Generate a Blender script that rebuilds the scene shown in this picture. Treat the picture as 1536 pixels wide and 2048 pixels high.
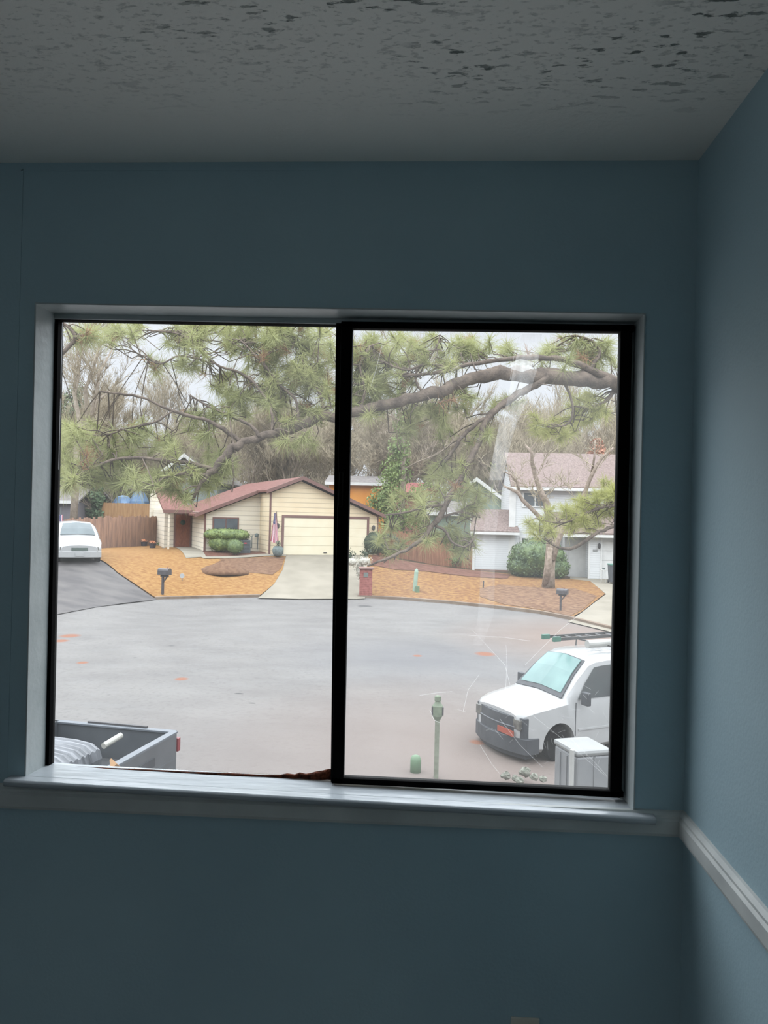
import bpy, bmesh, math, random
import numpy as np
from mathutils import Matrix, Vector
from mathutils.geometry import tessellate_polygon
random.seed(7)
sc = bpy.context.scene
for o in list(bpy.data.objects): bpy.data.objects.remove(o)
col = sc.collection
R = math.radians
# ------------------------------------------------------------------ camera
FPX = 1550.0
cam_rot = Matrix.Rotation(R(3.55), 3, 'Z') @ Matrix.Rotation(R(90.25), 3, 'X') @ Matrix.Rotation(R(1.4), 3, 'Z')
cd = bpy.data.cameras.new('camera'); cam = bpy.data.objects.new('camera', cd); col.objects.link(cam)
cam.matrix_world = cam_rot.to_4x4()
cd.sensor_fit = 'VERTICAL'; cd.sensor_height = 32; cd.sensor_width = 24; cd.lens = FPX*32/2048
cd.clip_start = 0.02; cd.clip_end = 600
sc.camera = cam
# ------------------------------------------------------------------ light and exposure
sc.view_settings.view_transform = 'Standard'; sc.view_settings.look = 'None'
sc.view_settings.exposure = 0.0; sc.view_settings.gamma = 1.0; sc.view_settings.use_curve_mapping = False
SKY_GAIN = 1.0
w = bpy.data.worlds.new('overcast_sky'); sc.world = w; w.use_nodes = True
nt = w.node_tree; nt.nodes.clear()
out = nt.nodes.new('ShaderNodeOutputWorld'); bg = nt.nodes.new('ShaderNodeBackground')
tc = nt.nodes.new('ShaderNodeTexCoord'); sp = nt.nodes.new('ShaderNodeSeparateXYZ'); rp = nt.nodes.new('ShaderNodeValToRGB')
nt.links.new(tc.outputs['Generated'], sp.inputs[0]); nt.links.new(sp.outputs['Z'], rp.inputs[0])
rp.color_ramp.elements[0].position = 0.0; rp.color_ramp.elements[0].color = (.74, .79, .85, 1)
rp.color_ramp.elements[1].position = 1.0; rp.color_ramp.elements[1].color = (4.4, 4.7, 5.0, 1)
e = rp.color_ramp.elements.new(.25); e.color = (.84, .89, .96, 1)
e = rp.color_ramp.elements.new(.36); e.color = (3.1, 3.3, 3.55, 1)
e = rp.color_ramp.elements.new(.55); e.color = (4.9, 5.2, 5.5, 1)
cl = nt.nodes.new('ShaderNodeTexNoise'); cl.inputs['Scale'].default_value = 3; cl.inputs['Detail'].default_value = 4
mm = nt.nodes.new('ShaderNodeMapRange'); mm.inputs[3].default_value = .92; mm.inputs[4].default_value = 1.08
mx = nt.nodes.new('ShaderNodeVectorMath'); mx.operation = 'SCALE'
nt.links.new(tc.outputs['Generated'], cl.inputs['Vector']); nt.links.new(cl.outputs[0], mm.inputs[0])
nt.links.new(rp.outputs[0], mx.inputs[0]); nt.links.new(mm.outputs[0], mx.inputs['Scale'])
nt.links.new(mx.outputs[0], bg.inputs[0]); bg.inputs[1].default_value = SKY_GAIN
nt.links.new(bg.outputs[0], out.inputs[0])
def area(name, loc, rot, sx, sy, power, color):
    l = bpy.data.lights.new(name, 'AREA'); l.shape = 'RECTANGLE'; l.size = sx; l.size_y = sy; l.energy = power; l.color = color
    o = bpy.data.objects.new(name, l); col.objects.link(o); o.location = loc; o.rotation_euler = rot; return o
# added fill lamp at an unseen left-wall opening, made up to brighten the room
area('added_side_fill', (-2.72, -.9, -.1), (0, R(-128), 0), 1.0, 1.4, 2, (.86, .94, 1.0))

# ------------------------------------------------------------------ helpers
def P(px, py, Y):
    """point at distance Y (along world +Y) seen at pixel px,py"""
    d = cam_rot @ Vector(((px-768)/FPX, -(py-1024)/FPX, -1)); return d*(Y/d.y)
def lin(c):
    return tuple(((v/255)/12.92 if v/255 <= .04045 else ((v/255+.055)/1.055)**2.4) for v in c)
_m = {}
ALB = [1.0]      # paint colours below are read from the overcast scene; this turns them into reflectances
def mat(name, c, rough=.8, c2=None, scale=3, bump=0, bscale=40, metal=0, spec=.5, stripes=None, sd=.62, detail=6, lo=.35, hi=.65, stretch=None, coat=0, transl=0):
    if name in _m: return _m[name]
    m = bpy.data.materials.new(name); m.use_nodes = True; n = m.node_tree; b = n.nodes['Principled BSDF']
    b.inputs['Roughness'].default_value = rough; b.inputs['Metallic'].default_value = metal
    b.inputs['Specular IOR Level'].default_value = spec if rough < .85 else .12; b.inputs['Coat Weight'].default_value = coat
    tc = n.nodes.new('ShaderNodeTexCoord'); vec = tc.outputs['Object']
    if stretch:
        mp = n.nodes.new('ShaderNodeMapping'); mp.inputs['Scale'].default_value = stretch
        n.links.new(vec, mp.inputs[0]); svec = mp.outputs[0]
    else: svec = vec
    c1 = (*[v*ALB[0] for v in lin(c)], 1); cc = (*[v*ALB[0] for v in lin(c2)], 1) if c2 else tuple(v*.88 for v in c1[:3])+(1,)
    no = n.nodes.new('ShaderNodeTexNoise'); no.inputs['Scale'].default_value = scale; no.inputs['Detail'].default_value = detail
    n.links.new(svec, no.inputs['Vector'])
    rp = n.nodes.new('ShaderNodeValToRGB'); rp.color_ramp.elements[0].position = lo; rp.color_ramp.elements[1].position = hi
    rp.color_ramp.elements[0].color = cc; rp.color_ramp.elements[1].color = c1
    n.links.new(no.outputs[0], rp.inputs[0]); colr = rp.outputs[0]
    if stripes:                     # board joints, groove shade painted into the colour, every «stripes» metres of height
        s = n.nodes.new('ShaderNodeSeparateXYZ'); n.links.new(vec, s.inputs[0])
        d = n.nodes.new('ShaderNodeMath'); d.operation = 'DIVIDE'; d.inputs[1].default_value = stripes; n.links.new(s.outputs[2], d.inputs[0])
        f = n.nodes.new('ShaderNodeMath'); f.operation = 'FRACT'; n.links.new(d.outputs[0], f.inputs[0])
        g = n.nodes.new('ShaderNodeMath'); g.operation = 'GREATER_THAN'; g.inputs[1].default_value = .84; n.links.new(f.outputs[0], g.inputs[0])
        x = n.nodes.new('ShaderNodeMixRGB'); n.links.new(g.outputs[0], x.inputs[0]); n.links.new(colr, x.inputs[1])
        x.inputs[2].default_value = tuple(v*sd for v in c1[:3])+(1,); colr = x.outputs[0]
    n.links.new(colr, b.inputs['Base Color'])
    if bump:
        bn = n.nodes.new('ShaderNodeTexNoise'); bn.inputs['Scale'].default_value = bscale; bn.inputs['Detail'].default_value = 5
        n.links.new(svec, bn.inputs['Vector']); bp = n.nodes.new('ShaderNodeBump'); bp.inputs['Strength'].default_value = bump; bp.inputs['Distance'].default_value = .02
        n.links.new(bn.outputs[0], bp.inputs['Height']); n.links.new(bp.outputs[0], b.inputs['Normal'])
    if transl:
        t = n.nodes.new('ShaderNodeBsdfTranslucent'); ms = n.nodes.new('ShaderNodeMixShader'); ms.inputs[0].default_value = transl
        n.links.new(colr, t.inputs[0]); n.links.new(b.outputs[0], ms.inputs[1]); n.links.new(t.outputs[0], ms.inputs[2])
        n.links.new(ms.outputs[0], n.nodes['Material Output'].inputs[0])
    _m[name] = m; return m
class MB:
    def __init__(s): s.v = []; s.f = []
    def add(s, vs, fs):
        k = len(s.v); s.v += [tuple(p) for p in vs]; s.f += [tuple(i+k for i in f) for f in fs]; return s
    def box(s, x0, y0, z0, x1, y1, z1, M=None):
        vs = [Vector((x, y, z)) for z in (z0, z1) for y in (y0, y1) for x in (x0, x1)]
        if M: vs = [M @ p for p in vs]
        return s.add(vs, [(0, 2, 3, 1), (4, 5, 7, 6), (0, 1, 5, 4), (2, 6, 7, 3), (0, 4, 6, 2), (1, 3, 7, 5)])
    def hexa(s, c8): return s.add(c8, [(0, 2, 3, 1), (4, 5, 7, 6), (0, 1, 5, 4), (2, 6, 7, 3), (0, 4, 6, 2), (1, 3, 7, 5)])
    def prism(s, poly, a0, a1, axis='y'):
        """poly of 2D points; axis y: (x,z), axis x: (y,z), axis z: (x,y)"""
        mk = {'y': lambda p, a: (p[0], a, p[1]), 'x': lambda p, a: (a, p[0], p[1]), 'z': lambda p, a: (p[0], p[1], a)}[axis]
        n = len(poly); vs = [mk(p, a0) for p in poly]+[mk(p, a1) for p in poly]
        tris = tessellate_polygon([[Vector((p[0], p[1], 0)) for p in poly]])
        fs = [tuple(t) for t in tris]+[tuple(i+n for i in reversed(t)) for t in tris]+[(i, (i+1) % n, (i+1) % n+n, i+n) for i in range(n)]
        return s.add(vs, fs)
    def tube(s, pts, rad, n=6, caps=True):
        pts = [Vector(p) for p in pts]; m = len(pts); k = len(s.v)
        if not hasattr(rad, '__len__'): rad = [rad]*m
        up = None
        for i, p in enumerate(pts):
            t = (pts[min(i+1, m-1)]-pts[max(i-1, 0)]); t = t.normalized() if t.length > 1e-9 else Vector((0, 0, 1))
            if up is None: up = Vector((0, 0, 1)) if abs(t.z) < .9 else Vector((1, 0, 0))
            a = t.cross(up); a = a.normalized() if a.length > 1e-6 else t.orthogonal().normalized(); b = a.cross(t); up = b
            for j in range(n):
                q = 2*math.pi*j/n; s.v.append(tuple(p+(a*math.cos(q)+b*math.sin(q))*rad[i]))
        for i in range(m-1):
            for j in range(n):
                s.f.append((k+i*n+j, k+i*n+(j+1) % n, k+(i+1)*n+(j+1) % n, k+(i+1)*n+j))
        if caps and n > 3: s.f.append(tuple(k+j for j in reversed(range(n)))); s.f.append(tuple(k+(m-1)*n+j for j in range(n)))
        return s
    def lathe(s, prof, c=(0, 0, 0), n=16):
        k = len(s.v)
        for r, z in prof:
            for j in range(n):
                q = 2*math.pi*j/n; s.v.append((c[0]+r*math.cos(q), c[1]+r*math.sin(q), c[2]+z))
        for i in range(len(prof)-1):
            for j in range(n): s.f.append((k+i*n+j, k+i*n+(j+1) % n, k+(i+1)*n+(j+1) % n, k+(i+1)*n+j))
        s.f.append(tuple(k+j for j in reversed(range(n)))); s.f.append(tuple(k+(len(prof)-1)*n+j for j in range(n)))
        return s
    def blob(s, c, r, rng, n=14, m=9, amp=.08):
        k = len(s.v)
        for i in range(m+1):
            ph = math.pi*i/m
            for j in range(n):
                q = 2*math.pi*j/n; a = 1+rng.uniform(-amp, amp)
                s.v.append((c[0]+r[0]*math.sin(ph)*math.cos(q)*a, c[1]+r[1]*math.sin(ph)*math.sin(q)*a, c[2]+r[2]*math.cos(ph)*a))
        for i in range(m):
            for j in range(n): s.f.append((k+i*n+j, k+(i+1)*n+j, k+(i+1)*n+(j+1) % n, k+i*n+(j+1) % n))
        return s
    def leaves(s, c, r, n, size, rng, shell=.75, asp=.55):
        for _ in range(n):
            d = Vector((rng.gauss(0, 1), rng.gauss(0, 1), rng.gauss(0, 1))).normalized(); t = rng.uniform(shell, 1.03)
            p = Vector((c[0]+d.x*r[0]*t, c[1]+d.y*r[1]*t, c[2]+d.z*r[2]*t))
            a = Vector((rng.gauss(0, 1), rng.gauss(0, 1), rng.gauss(0, 1))).normalized()
            nn = (d+a*.8).normalized(); u = nn.orthogonal().normalized(); u = (Matrix.Rotation(rng.uniform(0, 6.28), 3, nn) @ u); v = nn.cross(u)
            z = size*rng.uniform(.6, 1.3)
            s.add([p-u*z*.5, p-v*z*asp*.5, p+u*z*.5, p+v*z*asp*.5], [(0, 1, 2, 3)])
        return s
    def build(s, name, m, parent=None, smooth=False, loc=None, bevel=0, recalc=True):
        me = bpy.data.meshes.new(name); me.from_pydata(s.v, [], s.f); me.materials.append(m)
        if recalc and len(s.f) < 30000:
            b = bmesh.new(); b.from_mesh(me); bmesh.ops.recalc_face_normals(b, faces=b.faces); b.to_mesh(me); b.free()
        o = bpy.data.objects.new(name, me); col.objects.link(o)
        if smooth: me.polygons.foreach_set('use_smooth', [True]*len(me.polygons))
        if parent: o.parent = parent
        if loc is not None: o.location = loc
        if bevel:
            bv = o.modifiers.new('bevel', 'BEVEL'); bv.width = bevel; bv.segments = 2; bv.limit_method = 'ANGLE'
        return o
def tag(o, label=None, cat=None, group=None, kind=None):
    if label: o['label'] = label
    if cat: o['category'] = cat
    if group: o['group'] = group
    if kind: o['kind'] = kind
    return o
def empty(name, loc=(0, 0, 0), rz=0, scale=1):
    o = bpy.data.objects.new(name, None); o.empty_display_size = .1; col.objects.link(o)
    o.location = loc; o.rotation_euler = (0, 0, rz); o.scale = (scale,)*3; return o
def struct(o): o['kind'] = 'structure'; return o
def copy_tree(o, parent=None):
    c = o.copy(); col.objects.link(c)
    if parent: c.parent = parent
    for ch in [x for x in bpy.data.objects if x.parent == o]: copy_tree(ch, c)
    return c

# ------------------------------------------------------------------ materials
M_wall = mat('blue_wall_paint', (164, 189, 197), .55, (158, 183, 192), 2.5, bump=.08, bscale=120)
M_white = mat('white_trim_paint', (172, 179, 179), .35, (160, 168, 168), 9, bump=.12, bscale=35, stretch=(1, 1, 1))
M_sill = mat('glossy_sill_paint', (178, 184, 188), .25, (164, 171, 176), 14, bump=.15, bscale=30, stretch=(.25, 1, 1))
M_black = mat('black_aluminium', (5, 5, 6), .8, (3, 3, 3), 20, spec=.05)
M_rail = mat('grey_rail_paint', (200, 203, 200), .4, (184, 188, 186), 8)
M_carpet = mat('room_carpet', (104, 98, 92), .95, (88, 82, 76), 60, bump=.3, bscale=300)
M_plastic = mat('outlet_plastic', (215, 210, 196), .4)
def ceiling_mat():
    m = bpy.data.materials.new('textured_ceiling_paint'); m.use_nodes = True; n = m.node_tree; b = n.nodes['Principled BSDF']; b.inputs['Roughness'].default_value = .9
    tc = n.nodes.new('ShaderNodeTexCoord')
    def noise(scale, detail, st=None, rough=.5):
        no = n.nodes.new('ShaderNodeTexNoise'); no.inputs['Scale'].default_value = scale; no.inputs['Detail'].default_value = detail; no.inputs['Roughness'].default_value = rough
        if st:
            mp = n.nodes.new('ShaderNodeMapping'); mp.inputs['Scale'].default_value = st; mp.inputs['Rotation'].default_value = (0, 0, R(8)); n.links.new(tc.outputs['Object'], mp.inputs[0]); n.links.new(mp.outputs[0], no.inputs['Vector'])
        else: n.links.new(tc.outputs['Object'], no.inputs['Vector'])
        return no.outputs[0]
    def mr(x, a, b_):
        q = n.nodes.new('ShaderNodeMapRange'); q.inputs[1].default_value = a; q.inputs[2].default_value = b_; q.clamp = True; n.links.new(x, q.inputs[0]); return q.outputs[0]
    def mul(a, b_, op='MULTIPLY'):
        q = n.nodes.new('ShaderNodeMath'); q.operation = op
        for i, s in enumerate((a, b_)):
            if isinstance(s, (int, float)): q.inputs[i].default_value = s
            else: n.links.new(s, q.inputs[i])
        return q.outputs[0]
    strokes = mr(noise(17, 4, (1, 2.8, 1), .6), .58, .62)           # elongated dark strokes, stretched along the room's width
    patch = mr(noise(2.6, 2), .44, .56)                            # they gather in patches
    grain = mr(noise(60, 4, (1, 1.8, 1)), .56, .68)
    # shade of ceiling flakes painted as dark strokes: a band some 0.3-1.2 m in from the window wall
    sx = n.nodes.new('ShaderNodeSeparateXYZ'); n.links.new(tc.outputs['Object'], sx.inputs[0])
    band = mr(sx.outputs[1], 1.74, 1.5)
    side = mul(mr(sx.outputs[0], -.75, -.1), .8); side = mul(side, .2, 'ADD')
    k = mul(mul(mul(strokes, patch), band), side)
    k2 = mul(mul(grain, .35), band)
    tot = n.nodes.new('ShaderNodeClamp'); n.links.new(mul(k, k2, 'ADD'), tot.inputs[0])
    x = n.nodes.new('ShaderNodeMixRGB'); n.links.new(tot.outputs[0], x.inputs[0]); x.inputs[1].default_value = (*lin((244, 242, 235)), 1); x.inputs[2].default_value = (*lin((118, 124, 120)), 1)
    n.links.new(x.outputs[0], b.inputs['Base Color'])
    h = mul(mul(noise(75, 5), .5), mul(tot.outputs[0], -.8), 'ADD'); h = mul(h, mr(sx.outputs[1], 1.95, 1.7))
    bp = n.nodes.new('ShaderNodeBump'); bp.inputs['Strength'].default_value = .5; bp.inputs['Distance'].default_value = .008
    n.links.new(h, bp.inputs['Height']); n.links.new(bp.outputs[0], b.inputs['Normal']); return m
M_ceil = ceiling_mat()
def glass_mat(name, veil, streak=False):
    m = bpy.data.materials.new(name); m.use_nodes = True; n = m.node_tree; n.nodes.clear()
    o = n.nodes.new('ShaderNodeOutputMaterial'); t = n.nodes.new('ShaderNodeBsdfTransparent'); g = n.nodes.new('ShaderNodeBsdfGlossy'); g.inputs['Roughness'].default_value = .02
    fr = n.nodes.new('ShaderNodeLayerWeight'); fr.inputs[0].default_value = .12
    ms = n.nodes.new('ShaderNodeMixShader'); mq = n.nodes.new('ShaderNodeMath'); mq.operation = 'MULTIPLY'; mq.inputs[1].default_value = .35; n.links.new(fr.outputs[0], mq.inputs[0])
    n.links.new(mq.outputs[0], ms.inputs[0]); n.links.new(t.outputs[0], ms.inputs[1]); n.links.new(g.outputs[0], ms.inputs[2])
    d = n.nodes.new('ShaderNodeBsdfTranslucent'); d.inputs[0].default_value = (.95, .95, .93, 1)
    m2 = n.nodes.new('ShaderNodeMixShader'); tc = n.nodes.new('ShaderNodeTexCoord')
    no = n.nodes.new('ShaderNodeTexNoise'); no.inputs['Scale'].default_value = 4 if not streak else 14; no.inputs['Detail'].default_value = 8
    mp = n.nodes.new('ShaderNodeMapping'); mp.inputs['Scale'].default_value = (5, 1, 1) if streak else (1, 1, 1); n.links.new(tc.outputs['Object'], mp.inputs[0]); n.links.new(mp.outputs[0], no.inputs['Vector'])
    r = n.nodes.new('ShaderNodeMapRange'); r.inputs[1].default_value = .3; r.inputs[2].default_value = .7; r.inputs[3].default_value = veil*.45; r.inputs[4].default_value = veil*1.4
    n.links.new(no.outputs[0], r.inputs[0]); n.links.new(r.outputs[0], m2.inputs[0]); n.links.new(ms.outputs[0], m2.inputs[1]); n.links.new(d.outputs[0], m2.inputs[2])
    n.links.new(m2.outputs[0], o.inputs[0]); return m
M_glassL = glass_mat('window_glass_clean', .02); M_glassR = glass_mat('window_glass_dusty', .035)
M_residue = glass_mat('tape_residue', .17, True); M_scratch = glass_mat('scratched_glass', .28)

# ------------------------------------------------------------------ the room
W = 1.94                                       # window wall, room face
CT = .89; FZ = -1.56; XR = .632; XL = -2.45; YB = -2.6
def quadwall(name, hole, x0, x1, z0, z1, y0, y1, m):
    """wall slab y0..y1 with a (slightly out-of-square) opening hole = 4 corners tl,tr,br,bl in x,z"""
    mb = MB(); outer = [(x0, z1), (x1, z1), (x1, z0), (x0, z0)]
    vs = [(p[0], y, p[1]) for y in (y0, y1) for p in outer+hole]
    fs = []
    for i in range(4):
        j = (i+1) % 4
        fs += [(i, j, 4+j, 4+i), (8+i, 12+i, 12+j, 8+j), (4+i, 4+j, 12+j, 12+i), (i, 8+i, 8+j, j)]
    mb.add(vs, fs); return struct(mb.build(name, m))
HOLE = [(-1.036, .527), (.512, .513), (.513, -.735), (-1.030, -.735)]
quadwall('wall_front', HOLE, XL-.15, XR+.15, FZ, CT+.1, W, W+.12, M_wall)
mbx = MB(); vs = [(x, y, z) for x in (XL-.15, XL) for (y, z) in [(YB, CT+.1), (W, CT+.1), (W, FZ), (YB, FZ), (-1.7, .6), (-.1, .6), (-.1, -.5), (-1.7, -.5)]]  # opening added in the unseen left wall to let fill light in
fs = []
for i in range(4):
    j = (i+1) % 4; fs += [(i, j, 4+j, 4+i), (8+i, 12+i, 12+j, 8+j), (4+i, 4+j, 12+j, 12+i), (i, 8+i, 8+j, j)]
mbx.add(vs, fs); struct(mbx.build('wall_left', M_wall))
struct(MB().box(XR, YB, FZ, XR+.15, W, CT+.1).build('wall_right', M_wall))
struct(MB().box(XL-.15, YB-.15, FZ, XR+.15, YB, CT+.1).build('wall_back', M_wall))
struct(MB().box(XL-.15, YB-.15, FZ-.1, XR+.15, W+.16, FZ).build('floor', M_carpet))
# ceiling: underside with a soft crease where it meets the wall
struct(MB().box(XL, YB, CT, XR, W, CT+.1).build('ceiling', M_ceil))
# drywall seam tape, a faint ridge at the left end of the window wall
struct(MB().box(-1.083, W-.0012, -.70, -1.077, W, .872).box(-1.083, W-.0012, .868, -.30, W, .872).build('trim_3', M_wall))
# chair rail
def rail_profile(): return [(0, 0), (.016, .003), (.018, .010), (.018, .040), (.013, .046), (.013, .052), (.006, .060), (0, .062)]
rp_ = rail_profile()
mb = MB(); L0, L1 = (XL, -.786), (XR-.002, -.765)
vs = [(x, W-d, z+h) for (x, z) in (L0, L1) for d, h in rp_]; n_ = len(rp_)
mb.add(vs, [(i, (i+1) % n_, (i+1) % n_+n_, i+n_) for i in range(n_)]+[tuple(range(n_)), tuple(range(n_, 2*n_))]); struct(mb.build('trim_1', M_rail))
mb = MB(); vs = [(XR-d, y, z+h) for (y, z) in ((YB, -.767), (W-.001, -.765)) for d, h in rp_]
mb.add(vs, [(i, (i+1) % n_, (i+1) % n_+n_, i+n_) for i in range(n_)]+[tuple(range(n_)), tuple(range(n_, 2*n_))]); struct(mb.build('trim_2', M_rail))
for nm, bx in (('baseboard_front', (XL, W-.014, FZ, XR, W, FZ+.09)), ('baseboard_right', (XR-.014, YB, FZ, XR, W-.014, FZ+.09))):
    struct(MB().box(*bx).build(nm, M_white))
# outlet below the window, its top edge just in frame
t = empty('wall_outlet', (P(1050, 2040, W).x, W, -1.345)); tag(t, 'cream wall outlet plate low on the blue wall under the window', 'outlet')
MB().box(-.035, -.006, 0, .035, 0, .115).build('cover_plate', M_plastic, t, bevel=.002)
for zz in (.036, .079): MB().lathe([(.016, -.0015), (.016, .0015)], n=14).build('socket', M_plastic, t, loc=(0, -.0065, zz)).rotation_euler = (R(90), 0, 0)

# ------------------------------------------------------------------ the window
win = struct(empty('window_1', (0, 0, 0)))
def hp(i, ix, iz):      # corner i of the opening moved inward
    sx, sz = [(1, -1), (-1, -1), (-1, 1), (1, 1)][i]; return (HOLE[i][0]+sx*ix, HOLE[i][1]+sz*iz)
def ring(name, m, o0, i0, y0, y1, parent, bottom=True, bev=0):
    """frame between inset o0 and inset i0 (per side l,r,t,b)"""
    def c(ins): l, r, t_, b_ = ins; return [(HOLE[0][0]+l, HOLE[0][1]-t_), (HOLE[1][0]-r, HOLE[1][1]-t_), (HOLE[2][0]-r, HOLE[2][1]+b_), (HOLE[3][0]+l, HOLE[3][1]+b_)]
    A, B = c(o0), c(i0); vs = [(p[0], y, p[1]) for y in (y0, y1) for p in A+B]; fs = []
    for i in range(4):
        if i == 2 and not bottom: continue
        j = (i+1) % 4; fs += [(i, j, 4+j, 4+i), (8+i, 12+i, 12+j, 8+j), (4+i, 4+j, 12+j, 12+i), (i, 8+i, 8+j, j)]
    return MB().add(vs, fs).build(name, m, parent, bevel=bev)
ring('jamb', M_white, (-.0, -.0, -.0, -.0), (.004, .004, .004, .0), W-.004, W+.097, win, bev=.001)
ring('stop', M_white, (0, 0, 0, 0), (.003, .012, .018, .010), W+.090, W+.096, win, bev=.002)
# black aluminium frame and the sliding sash
YF = W+.096
ring('outer_frame', M_black, (0, 0, 0, 0), (.014, .017, .019, .029), YF, YF+.03, win)
XM = -.2445                                     # centre of the meeting stile
gz0, gz1 = -.705, .52
M_mull = M_black
MB().hexa([(XM-.004, YF-.012, gz0+.002), (XM+.002, YF-.012, gz0+.002), (XM-.004, YF+.03, gz0+.002), (XM+.002, YF+.03, gz0+.002), (XM-.020, YF-.012, .503), (XM+.002, YF-.012, .503), (XM-.020, YF+.03, .503), (XM+.002, YF+.03, .503)]).build('fixed_meeting_stile', M_black, win, bevel=.002)
sash = MB()
def bar(a, b, wd, y0, y1):      # a,b = (x,z) lower/left ends; wd = thickness offset vector
    return [(a[0], y0, a[1]), (b[0], y0, b[1]), (a[0], y1, a[1]), (b[0], y1, b[1]), (a[0]+wd[0], y0, a[1]+wd[1]), (b[0]+wd[0], y0, b[1]+wd[1]), (a[0]+wd[0], y1, a[1]+wd[1]), (b[0]+wd[0], y1, b[1]+wd[1])]
sash.hexa(bar((XM+.001, -.700), (XM-.004, .503), (.030, 0), YF-.03, YF))
sash.hexa(bar((.498, -.702), (.498, .500), (-.029, 0), YF-.03, YF))
sash.hexa(bar((XM, .503), (.503, .501), (0, -.017), YF-.03, YF))
sash.hexa(bar((XM, -.700), (.503, -.702), (0, .015), YF-.03, YF))
sash_o = sash.build('sliding_sash', M_black, win, bevel=.0015)
MB().box(XM+.002, YF-.042, .02, XM+.012, YF-.03, .11).build('latch', M_black, sash_o, bevel=.002)
MB().box(-1.02, YF+.018, -.70, XM, YF+.022, .51).build('glass_pane', M_glassL, win)
MB().box(XM+.018, YF-.018, -.692, .480, YF-.014, .488).build('glass_pane', M_glassR, win)
# rusty old sealant on the lower rails
sb = MB(); rg = random.Random(4)
heel = [(130, .0012), (220, .0008), (300, .0015), (380, .0008), (450, .002), (500, .0015), (530, .001), (560, .003), (575, .008), (590, .006), (600, .012), (612, .009), (622, .012), (634, .017), (646, .020), (656, .024), (664, .025)]
top = []; 
for px, h in heel: p = P(px, 1541, YF+.012); top.append((p.x, h))
vs = []
for x, h in top:
    yy = rg.uniform(-.003, .003); vs += [(x, YF+.003+yy, -.703), (x, YF+.004+yy, -.700+h*.7), (x, YF+.010, -.700+h), (x, YF+.016, -.703)]
sb.add(vs, [(i*4+j, i*4+(j+1) % 4, (i+1)*4+(j+1) % 4, (i+1)*4+j) for i in range(len(top)-1) for j in range(4)]+[(0, 1, 2, 3), tuple(len(top)*4-4+k for k in range(4))])
M_rust = mat('rusty_sealant', (96, 52, 34), .9, (40, 20, 14), 60, bump=.5, bscale=200)
so = sb.build('old_sealant', M_rust, win, smooth=True); so['label'] = 'rust-brown crumbling sealant at the foot of the black stile'
# tape residue and scratches on the sliding pane
YG = YF-.0195
mb = MB(); pts = [(1064, 668, 20), (1050, 740, 24), (1035, 800, 20), (1015, 850, 17), (1003, 900, 15), (992, 960, 14), (978, 1080, 13), (972, 1230, 16), (955, 1290, 9)]
for a, b in zip(pts[:6], pts[1:6]):
    mb.add([P(a[0]-a[2], a[1], YG), P(a[0]+a[2], a[1], YG), P(b[0]+b[2], b[1], YG), P(b[0]-b[2], b[1], YG)], [(0, 1, 2, 3)])
mb.build('tape_residue', M_residue, win)
mb = MB()
for a, b in zip(pts[5:], pts[6:]):
    mb.add([P(a[0]-a[2], a[1], YG), P(a[0]+a[2], a[1], YG), P(b[0]+b[2], b[1], YG), P(b[0]-b[2], b[1], YG)], [(0, 1, 2, 3)])
mb.build('tape_residue', glass_mat('faint_tape_residue', .06, True), win)
mb = MB(); pa = [(1020, 726), (1040, 718), (1066, 724), (1062, 738), (1044, 744), (1022, 738)]
mb.add([P(x, y, YG-.0004) for x, y in pa], [tuple(range(6))]); mb.build('tape_residue', glass_mat('dried_glue', .4, True), win)
mb = MB()
for ln in [[(1000, 1438), (1040, 1490), (1085, 1534)], [(1062, 1428), (1140, 1490), (1216, 1556)], [(1140, 1476), (1185, 1520), (1214, 1552)], [(838, 1391), (870, 1386), (905, 1383)], [(764, 690), (752, 740), (742, 772)],
           [(926, 1424), (936, 1380), (958, 1350)], [(1020, 760), (1030, 700), (1038, 672)], [(880, 760), (905, 740), (925, 726)], [(945, 1260), (1010, 1330), (1020, 1370)], [(930, 1270), (1010, 1275), (1060, 1282)], [(1050, 1330), (1120, 1260), (1190, 1205)],
           [(960, 1490), (985, 1530), (1000, 1548)], [(860, 1420), (868, 1440), (880, 1446)], [(1010, 1400), (1014, 1330), (1012, 1290)]]:
    for (a, b) in zip(ln, ln[1:]):
        A, B = P(*a, YG), P(*b, YG); d = (B-A).normalized(); nn = Vector((-d.z, 0, d.x))*.0006
        mb.add([A-nn, B-nn, B+nn, A+nn], [(0, 1, 2, 3)])
rg = random.Random(9)
for _ in range(90):
    cx, cy = rg.choice([(1060, 1470), (1150, 1500), (1000, 1420), (1030, 720), (1180, 1420), (1020, 830)]); a = (cx+rg.gauss(0, 40), cy+rg.gauss(0, 35))
    if not (720 < a[0] < 1215 and 680 < a[1] < 1545): continue
    q = rg.uniform(0, 3.14); l = rg.uniform(5, 26); A = P(*a, YG); B = P(a[0]+l*math.cos(q), a[1]+l*math.sin(q), YG)
    d = (B-A).normalized(); nn = Vector((-d.z, 0, d.x))*.00035; mb.add([A-nn, B-nn, B+nn, A+nn], [(0, 1, 2, 3)])
sco = mb.build('glass_scratches', M_scratch, win); sco['kind'] = 'stuff'
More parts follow.
